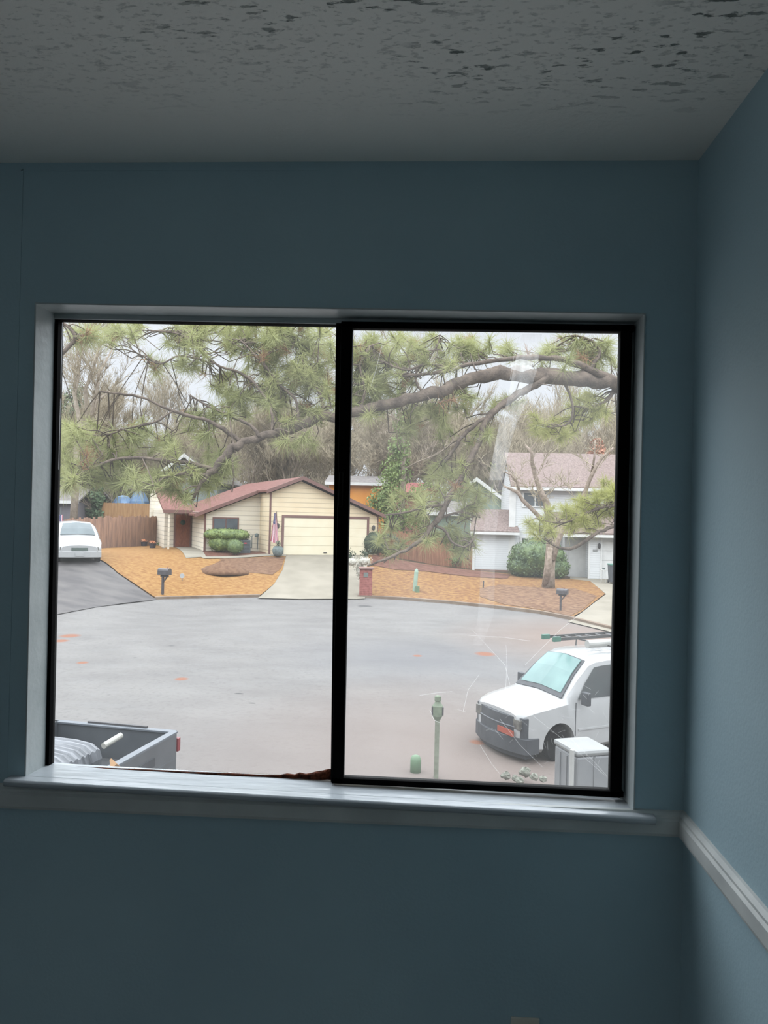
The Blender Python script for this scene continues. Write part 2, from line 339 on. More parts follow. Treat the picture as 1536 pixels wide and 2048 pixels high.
# stool (window sill board)
sx0, sx1 = -1.068, .556
mb = MB(); zl, zr = -.693, -.711
def zs(x): return zl+(zr-zl)*(x-sx0)/(sx1-sx0)
prof = [(W-.034, -.018), (W-.038, -.012), (W-.038, -.005), (W-.033, 0), (W, 0), (W, -.018)]
vs = [(x, y, zs(x)+h) for x in (sx0, sx1) for y, h in prof]; k = len(prof)
mb.add(vs, [(i, (i+1) % k, (i+1) % k+k, i+k) for i in range(k)]+[tuple(range(k)), tuple(range(k, 2*k))])
x0, x1 = -1.029, .512
mb.add([(x0, W, zs(x0)-.012), (x1, W, zs(x1)-.012), (x0, YF+.03, -.715), (x1, YF+.03, -.728), (x0, W, zs(x0)), (x1, W, zs(x1)), (x0, YF+.03, -.699), (x1, YF+.03, -.714)], [(0, 2, 3, 1), (4, 5, 7, 6), (0, 1, 5, 4), (2, 6, 7, 3), (0, 4, 6, 2), (1, 3, 7, 5)])
mb.build('window_sill', M_sill, win, bevel=.002)

ALB[0] = .30
# ------------------------------------------------------------------ terrain
def street_z(Y): return -4.7+.033*(Y-15)
ctrl = []
for X in range(-24, 25, 6):
    for Y in (3, 9, 15, 21, 27): ctrl.append((X, Y, street_z(Y)-(.22 if X == 6 and 14 < Y < 22 else 0)))
def SP(px, py):                                # pixel on the street plane
    d = P(px, py, 1); t = (-4.7-.033*15)/(d.z-.033); return d*t
curb_px = [(60, 1240), (115, 1228), (200, 1212), (310, 1200), (420, 1197), (520, 1195), (600, 1196), (715, 1196), (800, 1200), (900, 1208), (1000, 1218), (1080, 1228), (1140, 1240), (1228, 1262), (1330, 1290)]
curb = [SP(*p) for p in curb_px]
for p in curb: ctrl.append((p.x, p.y, p.z))
TH = R(26); HO = P(538, 1110, 42.5); HZ = HO.z
def hw(u, v): return (HO.x+u*math.cos(TH)-v*math.sin(TH), HO.y+u*math.sin(TH)+v*math.cos(TH))
for u, v in [(0, 0), (3.2, 0), (6.5, 0), (-3.1, 2.4), (0, 2.4), (-4.8, 7.2), (-3.1, 7.2), (-5, 14), (6.5, 14), (1, 12)]:
    x, y = hw(u, v); ctrl.append((x, y, HZ))
def cp(px, py, Y): p = P(px, py, Y); ctrl.append((p.x, p.y, p.z))
cp(120, 1105, 45); cp(200, 1098, 45.5); cp(320, 1091, 51); cp(158, 1121, 35.9); cp(30, 1128, 36)
WY = 47.0; WB = P(980, 1141, WY).z
for X in (2.5, 5, 8): ctrl.append((X, WY, WB))
for X in (9, 12, 16): ctrl.append((X, 45, -3.38))
ctrl += [(1.6, 16.3, -4.88), (3.2, 17.4, -4.9), (5.2, 18, -4.9), (3, 15, -4.9)]
ctrl += [(3, 53, -3.1), (12, 55, -3.1), (20, 46, -3.4)]
cp(800, 1119, 49); cp(870, 1131, 48); cp(1100, 1178, 39.9)
for X in (-60, -35, -10, 15, 45):
    ctrl.append((X, 65, -2.3)); ctrl.append((X*1.5, 100, -.8)); ctrl.append((X*2, 150, 1.5))
ctrl += [(-40, 45, -2.4), (-40, 25, -4.2), (40, 30, -4.1), (40, 45, -3.2), (-40, 5, -5), (40, 5, -5)]
ctrl = np.array(ctrl, float); _n = len(ctrl)
D_ = np.hypot(ctrl[:, None, 0]-ctrl[None, :, 0], ctrl[:, None, 1]-ctrl[None, :, 1])
A_ = np.zeros((_n+3, _n+3)); A_[:_n, :_n] = D_+np.eye(_n)*-.25; A_[:_n, _n] = 1; A_[:_n, _n+1:] = ctrl[:, :2]; A_[_n:, :_n] = A_[:_n, _n:].T
_w = np.linalg.solve(A_, np.concatenate([ctrl[:, 2], [0, 0, 0]]))
def tz(x, y): return float(np.hypot(ctrl[:, 0]-x, ctrl[:, 1]-y) @ _w[:_n] + _w[_n]+_w[_n+1]*x+_w[_n+2]*y)
def G(px, py, t0=8, t1=140):
    """where the view ray through the pixel meets the ground"""
    d = P(px, py, 1); Y = t0; last = Y
    while Y < t1:
        p = d*Y
        if p.z < tz(p.x, p.y):
            a, b = last, Y
            for _ in range(14):
                c = (a+b)/2; q = d*c
                if q.z < tz(q.x, q.y): b = c
                else: a = c
            q = d*b; return Vector((q.x, q.y, tz(q.x, q.y)))
        last = Y; Y += .5
    return d*t1
def drape(name, poly, dz, m, cell=1.0, thick=0):
    b = bmesh.new(); tri = tessellate_polygon([[Vector((p[0], p[1], 0)) for p in poly]])
    vs = [b.verts.new((p[0], p[1], 0)) for p in poly]
    for t in tri:
        try: b.faces.new([vs[i] for i in t])
        except ValueError: pass
    xs = [p[0] for p in poly]; ys = [p[1] for p in poly]
    for ax, (lo, hi) in enumerate(((min(xs), max(xs)), (min(ys), max(ys)))):
        k = math.ceil(lo/cell)*cell
        while k < hi:
            co = Vector((0, 0, 0)); co[ax] = k; no = Vector((0, 0, 0)); no[ax] = 1
            bmesh.ops.bisect_plane(b, geom=b.verts[:]+b.edges[:]+b.faces[:], plane_co=co, plane_no=no); k += cell
    for v in b.verts: v.co.z = tz(v.co.x, v.co.y)+dz
    for f in b.faces:
        if f.normal.z < 0: f.normal_flip()
    me = bpy.data.meshes.new(name); b.to_mesh(me); b.free(); me.materials.append(m)
    o = bpy.data.objects.new(name, me); col.objects.link(o)
    me.polygons.foreach_set('use_smooth', [True]*len(me.polygons)); return o
def pxpoly(l): return [(q.x, q.y) for q in (G(*p) for p in l)]
def street_material():
    m = mat('worn_asphalt', (184, 180, 176), .9, (170, 166, 163), .5, bump=.4, bscale=30, stretch=(1, 1.5, 1))
    n = m.node_tree; b = n.nodes['Principled BSDF']; src = b.inputs['Base Color'].links[0].from_socket
    tc = n.nodes.new('ShaderNodeTexCoord')
    def layer(src, scale, lo, hi, colr, amt, st=(1, 1, 1)):
        mp = n.nodes.new('ShaderNodeMapping'); mp.inputs['Scale'].default_value = st; n.links.new(tc.outputs['Object'], mp.inputs[0])
        no = n.nodes.new('ShaderNodeTexNoise'); no.inputs['Scale'].default_value = scale; no.inputs['Detail'].default_value = 7; n.links.new(mp.outputs[0], no.inputs['Vector'])
        r = n.nodes.new('ShaderNodeMapRange'); r.inputs[1].default_value = lo; r.inputs[2].default_value = hi; r.inputs[4].default_value = amt; n.links.new(no.outputs[0], r.inputs[0])
        x = n.nodes.new('ShaderNodeMixRGB'); n.links.new(r.outputs[0], x.inputs[0]); n.links.new(src, x.inputs[1]); x.inputs[2].default_value = (*[v*ALB[0] for v in lin(colr)], 1); return x.outputs[0]
    def spot(src, c, r0, r1, colr, amt, sy=1):
        mp = n.nodes.new('ShaderNodeVectorMath'); mp.operation = 'SUBTRACT'; n.links.new(tc.outputs['Object'], mp.inputs[0]); mp.inputs[1].default_value = (c[0], c[1], 0)
        sc_ = n.nodes.new('ShaderNodeVectorMath'); sc_.operation = 'MULTIPLY'; n.links.new(mp.outputs[0], sc_.inputs[0]); sc_.inputs[1].default_value = (1, sy, 0)
        ln = n.nodes.new('ShaderNodeVectorMath'); ln.operation = 'LENGTH'; n.links.new(sc_.outputs[0], ln.inputs[0])
        r = n.nodes.new('ShaderNodeMapRange'); r.inputs[1].default_value = r1; r.inputs[2].default_value = r0; r.inputs[4].default_value = amt; n.links.new(ln.outputs['Value'], r.inputs[0])
        x = n.nodes.new('ShaderNodeMixRGB'); n.links.new(r.outputs[0], x.inputs[0]); n.links.new(src, x.inputs[1]); x.inputs[2].default_value = (*[v*ALB[0] for v in lin(colr)], 1); return x.outputs[0]
    src = layer(src, 1.2, .5, .7, (188, 186, 184), .35, (1, 1.6, 1)); src = layer(src, 9, .52, .7, (138, 134, 132), .35, (1, 1, 1))
    src = spot(src, SP(830, 1315), 1.0, 5.0, (150, 150, 155), .55, 1.2)           # old darker patch
    src = spot(src, SP(930, 1500), 1.0, 5.5, (176, 154, 142), .7, .8)             # muddy approach to the driveway
    src = spot(src, SP(560, 1520), 1.0, 5.0, (178, 166, 160), .5, .8)
    src = spot(src, SP(1160, 1275), .8, 5.5, (190, 160, 142), .65, 1)
    for px, py, r in ((363, 1358, .22), (970, 1306, .38), (835, 1311, .18), (140, 1271, .40), (122, 1281, .3), (165, 1325, .2), (955, 1470, .2)):
        src = spot(src, SP(px, py), r*.5, r, (205, 130, 92), .75, 1.0)            # red clay spots
    for px, py, r in ((478, 1387, .14), (504, 1406, .10), (270, 1315, .08), (343, 1291, .12), (730, 1208, .4)):
        src = spot(src, SP(px, py), r*.6, r, (105, 105, 105), .8, 2.0)
    n.links.new(src, b.inputs['Base Color']); return m
M_street = street_material()
M_lawnL = mat('dry_straw_lawn', (226, 176, 112), .95, (194, 140, 86), 5, bump=.6, bscale=12, detail=12, stretch=(1, 1.3, 1))
M_lawnR = mat('leafy_winter_lawn', (216, 168, 108), .95, (172, 122, 88), 5, bump=.6, bscale=14, detail=12, stretch=(1, 1.3, 1))
M_litter = mat('leaf_litter', (196, 156, 122), .95, (152, 114, 92), 4.5, bump=.6, bscale=18, detail=8)
M_mulch = mat('pine_straw_mulch', (172, 124, 106), .95, (144, 100, 84), 3, bump=.6, bscale=20)
M_conc = mat('pale_concrete', (222, 212, 192), .9, (202, 193, 174), .8, bump=.2, bscale=20)
M_asph = mat('grey_asphalt_drive', (136, 132, 132), .92, (160, 155, 152), .8, bump=.3, bscale=30, stretch=(1, 2.5, 1))
M_kerb = mat('kerb_concrete', (205, 185, 165), .9, (180, 155, 135), 2)
M_ground = mat('woodland_ground', (140, 112, 88), .95, (108, 90, 70), .6)
M_clay = mat('red_clay_earth', (186, 146, 116), .95, (156, 118, 94), 5, bump=.5, bscale=20)
cw = [(p.x, p.y) for p in curb]
street_poly = [(-30, 2.4), (30, 2.4), (30, 24), (13, 27)]+list(reversed(cw))+[(-19, 27), (-30, 24)]
struct(drape('street', street_poly, 0, M_street, 2))
back_poly = [(-19, 27)]+cw+[(13, 27), (30, 24), (60, 24), (110, 165), (-150, 165), (-60, 24), (-30, 24)]
struct(drape('ground', back_poly, -.03, M_ground, 3))
kp = [tuple(c) for c in cw]
drv_l = [(60, 1241), (115, 1230), (200, 1214), (300, 1202), (314, 1200), (270, 1172), (235, 1148), (196, 1121), (190, 1104), (60, 1104)]
lawn_l = [(312, 1198), (420, 1195), (520, 1193), (548, 1170), (566, 1140), (572, 1113), (540, 1111), (400, 1103), (345, 1092), (320, 1092), (250, 1096), (190, 1100), (196, 1120), (235, 1147), (270, 1170)]
drv_m = [(515, 1198), (600, 1200), (715, 1200), (730, 1199), (731, 1160), (737, 1115), (737, 1108), (567, 1108), (572, 1114), (566, 1140), (548, 1170)]
lawn_r = [(726, 1194), (800, 1199), (900, 1207), (1000, 1217), (1080, 1227), (1140, 1239), (1165, 1225), (1190, 1205), (1210, 1190), (1180, 1164), (1140, 1160), (1020, 1150), (950, 1143), (870, 1133), (800, 1122), (745, 1110), (737, 1112), (731, 1160)]
drv_r = [(1136, 1245), (1228, 1267), (1330, 1296), (1330, 1165), (1240, 1160), (1180, 1157), (1140, 1154), (1140, 1159), (1180, 1164), (1212, 1190), (1190, 1206), (1165, 1226)]
struct(drape('driveway_asphalt', pxpoly(drv_l), .03, M_asph, .8))
struct(drape('lawn_straw', pxpoly(lawn_l), .06, M_lawnL, .8))
struct(drape('driveway_concrete', pxpoly(drv_m), .05, M_conc, .8))
struct(drape('lawn_leafy', pxpoly(lawn_r), .06, M_lawnR, .8))
struct(drape('driveway_stained', pxpoly(drv_r), .04, M_conc, .8))
struct(drape('leaf_bed', pxpoly([(960, 1196), (1010, 1212), (1080, 1222), (1140, 1235), (1165, 1222), (1195, 1195), (1150, 1180), (1080, 1178), (1000, 1172), (960, 1180)]), .075, M_litter, .8))
struct(drape('mulch_bed', pxpoly([(745, 1112), (800, 1123), (870, 1134), (950, 1144), (1020, 1152), (1015, 1160), (940, 1156), (860, 1146), (790, 1142), (742, 1132)]), .08, M_mulch, .8))
struct(drape('flower_bed', pxpoly([(400, 1104), (412, 1115), (470, 1115), (545, 1112), (535, 1106), (470, 1103)]), .08, M_mulch, .6))
struct(drape('walkway', pxpoly([(340, 1092), (378, 1090), (412, 1116), (372, 1119)]), .085, M_conc, .6))
struct(drape('walkway_edge', pxpoly([(400, 1116), (470, 1115), (574, 1110), (572, 1115), (470, 1119), (408, 1120)]), .09, M_conc, .6))
struct(drape('bare_soil', pxpoly([(440, 1120), (570, 1117), (562, 1140), (545, 1152), (500, 1148), (450, 1142)]), .075, M_clay, .6))
kb = MB(); pts = [Vector((p.x, p.y, p.z)) for p in curb]
for a, b in zip(pts, pts[1:]):
    if a.x > 5.9 or b.x < -12: continue
    if -8.2 < (a.x+b.x)/2 < -3.3: continue
    d = (b-a).normalized(); nn = Vector((-d.y, d.x, 0))*.16
    A, B = a+nn*.1, b+nn*.1
    kb.hexa([A, B, A+nn, B+nn, A+Vector((0, 0, .13)), B+Vector((0, 0, .13)), A+nn+Vector((0, 0, .14)), B+nn+Vector((0, 0, .14))])
struct(kb.build('kerb', M_kerb))
# mound of soil
c = G(448, 1142); mb = MB(); rg = random.Random(2)
prof = [(1.35, -.12), (1.2, .05), (.85, .24), (.5, .40), (.2, .5), (.01, .53)]
mb.lathe(prof, n=18); mb.v = [(x*rg.uniform(.92, 1.08), y*rg.uniform(.92, 1.08)*.8, z*rg.uniform(.85, 1.1)) for x, y, z in mb.v]
tag(mb.build('soil_mound', M_clay, smooth=True, loc=c), 'low mound of brown soil on the straw lawn before the yellow house', 'mound')

ALB[0] = .62
# ------------------------------------------------------------------ yellow house
M_cream = mat('cream_board_siding', (250, 232, 196), .7, (244, 222, 184), 1.2, stripes=.27, sd=.66)
M_creamw = mat('pale_cream_siding', (250, 240, 220), .7, (246, 234, 210), 1.2, stripes=.27, sd=.66)
M_broof = mat('brown_shingle', (140, 98, 90), .9, (114, 78, 70), 5, bump=.4, bscale=20)
M_btrim = mat('brown_trim', (128, 92, 84), .7)
M_door = mat('cream_garage_door', (248, 238, 208), .6, (242, 230, 198), 1.5)
M_wood = mat('stained_door_wood', (158, 92, 58), .5, (130, 70, 42), 6, stretch=(4, 1, 1))
M_pane = mat('dark_window_pane', (92, 100, 104), .12, (70, 76, 80), 1.5, spec=.8)
M_metal = mat('dark_metal', (66, 64, 66), .5)
yh = empty('yellow_house', (HO.x, HO.y, HZ), TH); tag(yh, 'single-storey cream yellow house with brown roof and wide garage door', 'house')
SL = .405
def rh(u): return 4.27-SL*abs(u-1.75)
MB().prism([(0, -.4), (6.47, -.4), (6.47, rh(6.47)-.12), (1.75, 4.15), (0, rh(0)-.12)], 0, 14).build('garage_wall', M_cream, yh)
MB().prism([(-3.14, -.4), (-.01, -.4), (-.01, rh(0)-.12), (-3.14, rh(-3.14)-.12)], 2.43, 14).build('wing_wall', M_creamw, yh)
MB().box(-4.82, 7.2, -.4, -3.15, 14, 2.35).build('entry_wall', M_creamw, yh)
def roofslab(pts, th, name, m, par):
    mb = MB(); n = len(pts); vs = [tuple(p) for p in pts]+[(p[0], p[1], p[2]-th) for p in pts]
    mb.add(vs, [tuple(range(n)), tuple(range(2*n-1, n-1, -1))]+[(i, (i+1) % n, (i+1) % n+n, i+n) for i in range(n)]); return mb.build(name, m, par)
O = .14
roofslab([(1.75, -.35, 4.27+O), (6.75, -.35, rh(6.75)+O), (6.75, 14.4, rh(6.75)+O), (1.75, 14.4, 4.27+O)], .12, 'roof', M_broof, yh)
roofslab([(1.75, -.35, 4.27+O), (1.75, 14.4, 4.27+O), (-3.75, 14.4, rh(-3.75)+O), (-3.75, 2.05, rh(-3.75)+O), (-.25, 2.05, rh(-.25)+O), (-.25, -.35, rh(-.25)+O)], .12, 'roof', M_broof, yh)
roofslab([(-5.2, 4.6, 2.36), (-3.6, 4.6, 2.36), (-3.6, 11, 4.1), (-5.2, 11, 4.1)], .12, 'porch_roof', M_broof, yh)
roofslab([(-3.6, 2.05, 2.28), (-3.5, 2.05, 2.3), (-3.5, 11, 2.3), (-3.6, 11, 2.28)], .16, 'fascia', M_btrim, yh)
MB().box(-5.2, 4.56, 2.18, -3.5, 4.62, 2.38).build('fascia', M_btrim, yh)
def slopebar(u0, u1, v, h=.2, t=.06, off=O+.02):
    z0, z1 = rh(u0)+off, rh(u1)+off
    return MB().hexa([(u0, v-t, z0-h), (u1, v-t, z1-h), (u0, v, z0-h), (u1, v, z1-h), (u0, v-t, z0), (u1, v-t, z1), (u0, v, z0), (u1, v, z1)])
slopebar(1.75, 6.8, -.34).build('rake_board', M_btrim, yh); slopebar(-.3, 1.75, -.34).build('rake_board', M_btrim, yh); slopebar(-3.8, -.2, 2.06).build('rake_board', M_btrim, yh)
MB().box(-.03, -.03, -.3, .06, .06, rh(0)-.1).build('corner_board', M_btrim, yh)
MB().box(6.42, -.03, -.3, 6.5, .05, rh(6.45)-.1).build('corner_board', M_btrim, yh)
MB().box(-3.19, 2.38, -.3, -3.09, 2.48, rh(-3.14)-.1).build('corner_board', M_btrim, yh)
MB().box(-.06, 2.36, -.3, .0, 2.43, rh(0)-.1).build('corner_board', M_creamw, yh)
gd = MB()
for i in range(4):
    gd.box(.81, -.02, .02+i*.52, 5.77, .02, .02+(i+1)*.52-.012)
g_ = gd.build('garage_door', M_door, yh)
MB().box(3.15, -.05, .12, 3.35, -.02, .16).build('handle', M_metal, g_)
MB().box(.68, -.05, -.1, .81, .03, 2.24).box(5.77, -.05, -.1, 5.9, .03, 2.24).box(.81, -.05, 2.10, 5.77, .03, 2.24).build('garage_door_frame', M_btrim, yh)
wf = MB().box(-2.72, 2.37, 1.0, -1.22, 2.43, 2.02).build('window', M_btrim, yh)
MB().box(-2.64, 2.35, 1.08, -2.0, 2.375, 1.94).build('pane', M_pane, wf); MB().box(-1.94, 2.35, 1.08, -1.3, 2.375, 1.94).build('pane', M_pane, wf)
d_ = MB().box(-4.15, 7.14, .05, -3.28, 7.2, 2.1).build('front_door', M_wood, yh)
for a in (0, 1):
    for b in (0, 1, 2):
        MB().box(-4.05+a*.38, 7.12, .15+b*.6, -3.76+a*.38, 7.14, .6+b*.6).build('door_panel', M_wood, d_)
MB().lathe([(.02, -.05), (.16, 0), (.02, .05)], (0, 0, 0), 12).build('wreath', mat('wreath_green', (80, 96, 84), .9), d_, loc=(-3.72, 7.08, 1.6)).rotation_euler = (R(90), 0, 0)
MB().box(-4.25, 7.13, .0, -4.15, 7.2, 2.22).box(-3.28, 7.13, 0, -3.18, 7.2, 2.22).box(-4.25, 7.13, 2.1, -3.18, 7.2, 2.22).build('door_frame', M_btrim, yh)
MB().box(-4.9, 4.7, 0, -4.8, 4.8, 2.2).build('porch_post', M_creamw, yh)
MB().box(-5.0, 13.6, -.3, -4.1, 14.6, 4.25).build('chimney_chase', M_creamw, yh)
for u, z in ((.42, 1.62), (6.15, 1.6)):
    l_ = MB().lathe([(.03, -.16), (.09, -.1), (.1, .08), (.04, .16)], n=8).build('wall_lamp', M_metal, yh, loc=(u, -.13, z)); MB().box(-.03, .02, -.04, .03, .13, .04).build('bracket', M_metal, l_)
MB().box(-5.0, 6.0, -.12, -3.15, 7.2, .06).build('door_step', M_conc, yh)
# flag in its urn, beside the garage door
def hpt(u, v, z): x, y = hw(u, v); return (x, y, HZ+z)
ut = empty('stone_urn', hpt(.34, -.62, -.02)); tag(ut, 'grey stone urn beside the garage door of the yellow house', 'urn')
M_stone = mat('grey_stone', (128, 140, 138), .9, (108, 118, 116), 8)
M_leafd = mat('dark_shrub_leaf', (84, 98, 76), .7, (62, 76, 58), 8, transl=.15)
M_leafm = mat('mid_shrub_leaf', (128, 148, 90), .6, (88, 110, 66), 4, transl=.2)
MB().lathe([(.17, 0), (.24, .06), (.30, .2), (.31, .38), (.27, .46), (.2, .5), (.22, .54)], n=18).build('bowl', M_stone, ut, smooth=True)
MB().leaves((0, 0, .66), (.16, .16, .18), 120, .1, random.Random(3), 0).build('plant', M_leafd, ut)
ft = empty('american_flag', hpt(.38, -.2, .0)); tag(ft, 'red and white striped flag hanging from an angled pole beside garage door', 'flag')
MB().tube([(0, .2, 1.0), (.02, -.42, 2.42)], .016, 6).build('pole', M_metal, ft)
def flag_mat():
    m = bpy.data.materials.new('flag_cloth'); m.use_nodes = True; n = m.node_tree; b = n.nodes['Principled BSDF']; b.inputs['Roughness'].default_value = .8
    uv = n.nodes.new('ShaderNodeUVMap'); s = n.nodes.new('ShaderNodeSeparateXYZ'); n.links.new(uv.outputs[0], s.inputs[0])
    def ma(op, a, b_):
        q = n.nodes.new('ShaderNodeMath'); q.operation = op
        for i, v in enumerate((a, b_)):
            if isinstance(v, (int, float)): q.inputs[i].default_value = v
            else: n.links.new(v, q.inputs[i])
        return q.outputs[0]
    st = ma('GREATER_THAN', ma('FRACT', ma('MULTIPLY', s.outputs[0], 6.5), 0), .5)
    x = n.nodes.new('ShaderNodeMixRGB'); n.links.new(st, x.inputs[0]); x.inputs[1].default_value = (.36, .04, .09, 1); x.inputs[2].default_value = (.62, .6, .6, 1)
    cant = ma('MULTIPLY', ma('LESS_THAN', s.outputs[0], .54), ma('GREATER_THAN', s.outputs[1], .62))
    vo = n.nodes.new('ShaderNodeTexVoronoi'); vo.inputs['Scale'].default_value = 16; n.links.new(uv.outputs[0], vo.inputs['Vector'])
    stx = n.nodes.new('ShaderNodeMixRGB'); n.links.new(ma('LESS_THAN', vo.outputs['Distance'], .2), stx.inputs[0]); stx.inputs[1].default_value = (*lin((80, 82, 120)), 1); stx.inputs[2].default_value = (.9, .9, .9, 1)
    y = n.nodes.new('ShaderNodeMixRGB'); n.links.new(cant, y.inputs[0]); n.links.new(x.outputs[0], y.inputs[1]); n.links.new(stx.outputs[0], y.inputs[2])
    n.links.new(y.outputs[0], b.inputs['Base Color']); return m
def flag_mesh(name, parent, wt, wb, h, m, lean=0):
    nx, nz = 22, 14; vs = []; fs = []; uvs = []
    for j in range(nz+1):
        t = j/nz; wd = wb+(wt-wb)*t
        for i in range(nx+1):
            s = i/nx; fold = math.sin(s*math.pi*5)*.06*(1-t*.5)
            vs.append(((s-.5)*wd+lean*(1-t), fold, h*t-(abs(s-.5)*-.24+.12)*(1-t))); uvs.append((s, t))
    for j in range(nz):
        for i in range(nx): a = j*(nx+1)+i; fs.append((a, a+1, a+nx+2, a+nx+1))
    me = bpy.data.meshes.new(name); me.from_pydata(vs, [], fs); ul = me.uv_layers.new(name='UVMap')
    for p in me.polygons:
        for li in p.loop_indices: ul.data[li].uv = uvs[me.loops[li].vertex_index]
    me.materials.append(m); me.polygons.foreach_set('use_smooth', [True]*len(me.polygons))
    o = bpy.data.objects.new(name, me); col.objects.link(o); o.parent = parent; return o
M_flag = flag_mat()
fl = flag_mesh('cloth', ft, .10, .44, 1.55, M_flag); fl.location = (-.06, -.36, .80)
# air conditioner
ac = empty('air_conditioner', hpt(-1.15, 1.4, 0), TH); tag(ac, 'dark grey air conditioning condenser against the yellow house wall', 'air conditioner')
M_acm = mat('condenser_grey', (104, 116, 120), .5, (88, 98, 102), 4)
cb = MB().box(-.35, -.35, .04, .35, .35, .78)
cb.build('casing', M_acm, ac, bevel=.02)
gr = MB()
for i in range(9): gr.box(-.3, -.36, .1+i*.07, .3, -.345, .125+i*.07)
gr.build('grille', M_metal, ac); MB().lathe([(.3, 0), (.3, .03), (.05, .05)], (0, 0, .78), 16).build('fan_guard', M_metal, ac)
MB().box(-.05, -.365, .56, .12, -.36, .64).build('badge', mat('red_badge', (190, 80, 90), .6), ac)
gm = empty('gas_meter', hpt(-.35, 2.0, 0), TH); tag(gm, 'grey gas meter and pipes on the yellow house inner corner', 'meter')
mb = MB().tube([(-.15, .3, .3), (-.15, .1, .3), (-.15, .1, .95), (-.08, .1, 1.05)], .025).tube([(.2, .2, .2), (.2, .1, .9)], .025); mb.build('pipe', M_stone, gm)
MB().lathe([(.05, 0), (.12, .04), (.12, .2), (.05, .24)], (.12, .08, .9), 12).build('meter_body', M_stone, gm)
# hedge and ball shrubs before the window
def bush(name, c, ells, nleaf, size, m, label, cat='bush', seed=1, stem=True, shell=.8, core=.9):
    t = empty(name, c); rg = random.Random(seed); mb = MB(); cr = MB()
    for (dx, dy, dz, rx, ry, rz_) in ells:
        mb.leaves((dx, dy, dz), (rx, ry, rz_), int(nleaf*rx*rz_), size, rg, shell); cr.blob((dx, dy, dz), (rx*core, ry*core, rz_*core), rg, 12, 8, .06)
    mb.build('foliage', m, t, recalc=False); cr.build('inner_growth', m, t, smooth=True)
    if stem: MB().tube([(0, 0, -.1), (.02, 0, .4)], [.05, .03], 6).build('stem', mat('bark_brown', (110, 92, 78), .9), t)
    return tag(t, label, cat)
M_hedge = mat('hedge_leaf', (150, 168, 96), .6, (104, 124, 74), 5, transl=.2)
c = G(440, 1107); c = Vector(hpt(-2.05, 1.6, .05))
bush('clipped_hedge', c, [(0, 0, 1.0, 1.15, .55, .36), (-.62, 0, 1.0, .75, .52, .34), (.65, .05, 1.0, .72, .52, .33), (-.35, 0, .5, .75, .5, .5), (.4, 0, .5, .65, .45, .5)], 1500, .10, M_hedge, 'wide clipped green hedge under the window of the yellow house', 'hedge', 11)
bush('ball_shrub', Vector(hpt(-1.75, .55, 0)), [(0, 0, .42, .48, .45, .42)], 2000, .08, M_leafm, 'small round green shrub between hedge and air conditioner', 'shrub', 12)
# pots by the porch
def gpt(px, py): return G(px, py)
M_pot = mat('dark_plastic_pot', (70, 66, 72), .6); M_mum = mat('orange_blooms', (236, 140, 92), .8, (250, 200, 160), 12, transl=.2)
for px, py, lab in ((288, 1094, 'dark pot of orange flowers, the farther left by the wooden fence'), (305, 1098, 'dark pot of orange flowers, the nearer the front door')):
    t = empty('flower_pot', gpt(px, py)); tag(t, lab, 'flower pot', 'orange flower pots near the porch')
    MB().lathe([(.16, 0), (.2, .3), (.22, .34)], n=12).build('pot', M_pot, t); MB().leaves((0, 0, .4), (.22, .22, .12), 150, .08, random.Random(px), .2).build('blooms', M_mum, t)
t = empty('pumpkin', gpt(339, 1093)); tag(t, 'orange pumpkin on the step beside the stained wood front door', 'pumpkin')
mb = MB(); 
for j in range(10):
    q = j*math.pi/5; mb.blob((math.cos(q)*.1, math.sin(q)*.1, .15), (.12, .12, .16), random.Random(1), 8, 6, 0)
mb.build('flesh', mat('pumpkin_orange', (232, 128, 60), .5), t, smooth=True); MB().tube([(0, 0, .28), (.02, 0, .38)], .02).build('stem', M_leafd, t)
bush('porch_shrub', gpt(327, 1093), [(0, 0, .16, .45, .3, .18)], 1600, .08, M_leafm, 'low green shrub at the foot of the porch by the pumpkin', 'shrub', 14)

# ------------------------------------------------------------------ mailboxes, pillar, pedestals
M_mail = mat('dark_mailbox_paint', (92, 88, 90), .5, (76, 72, 74), 5)
def mailbox(loc, s, rz, label, m=M_mail):
    t = empty('mailbox', loc, rz, s); tag(t, label, 'mailbox', 'kerbside mailboxes')
    MB().box(-.045, -.045, -.3, .045, .045, 1.0).build('post', m, t)
    MB().box(-.04, -.3, .86, .04, .12, .94).hexa([(-.03, -.04, .6), (.03, -.04, .6), (-.03, .0, .56), (.03, 0, .56), (-.03, -.26, .86), (.03, -.26, .86), (-.03, -.18, .86), (.03, -.18, .86)]).build('bracket', m, t)
    prof = [(-.13, .95), (.13, .95), (.13, 1.14)]+[(.13*math.cos(a), 1.14+.11*math.sin(a)) for a in (R(30), R(60), R(90), R(120), R(150))]+[(-.13, 1.14)]
    b = MB().prism(prof, -.36, .22).build('box', m, t)
    dprof = [(x*1.05, .95+(z-.95)*1.04) for x, z in prof]
    MB().prism(dprof, -.38, -.36).build('door', m, b); MB().box(.13, -.15, 1.08, .145, -.11, 1.3).build('flag', mat('mail_flag', (150, 90, 84), .6), b)
    return t
q = G(325, 1192); mailbox((q.x, q.y, tz(q.x, q.y)+.02), 1.0, R(70), 'dark mailbox on post at the edge of the straw lawn')
q = G(1121, 1224); mailbox((q.x, q.y, tz(q.x, q.y)+.02), .80, R(60), 'small dark mailbox on post before the tree at right')
q = G(731, 1192); t = empty('brick_mailbox_pillar', (q.x, q.y, tz(q.x, q.y)-.05), R(4)); tag(t, 'red brick mailbox pillar with stone cap beside the concrete driveway', 'pillar')
M_brick = mat('red_brick', (168, 104, 96), .9, (138, 80, 74), 9, stripes=.085, sd=1.25)
MB().box(-.30, -.30, 0, .30, .30, 1.35).build('shaft', M_brick, t)
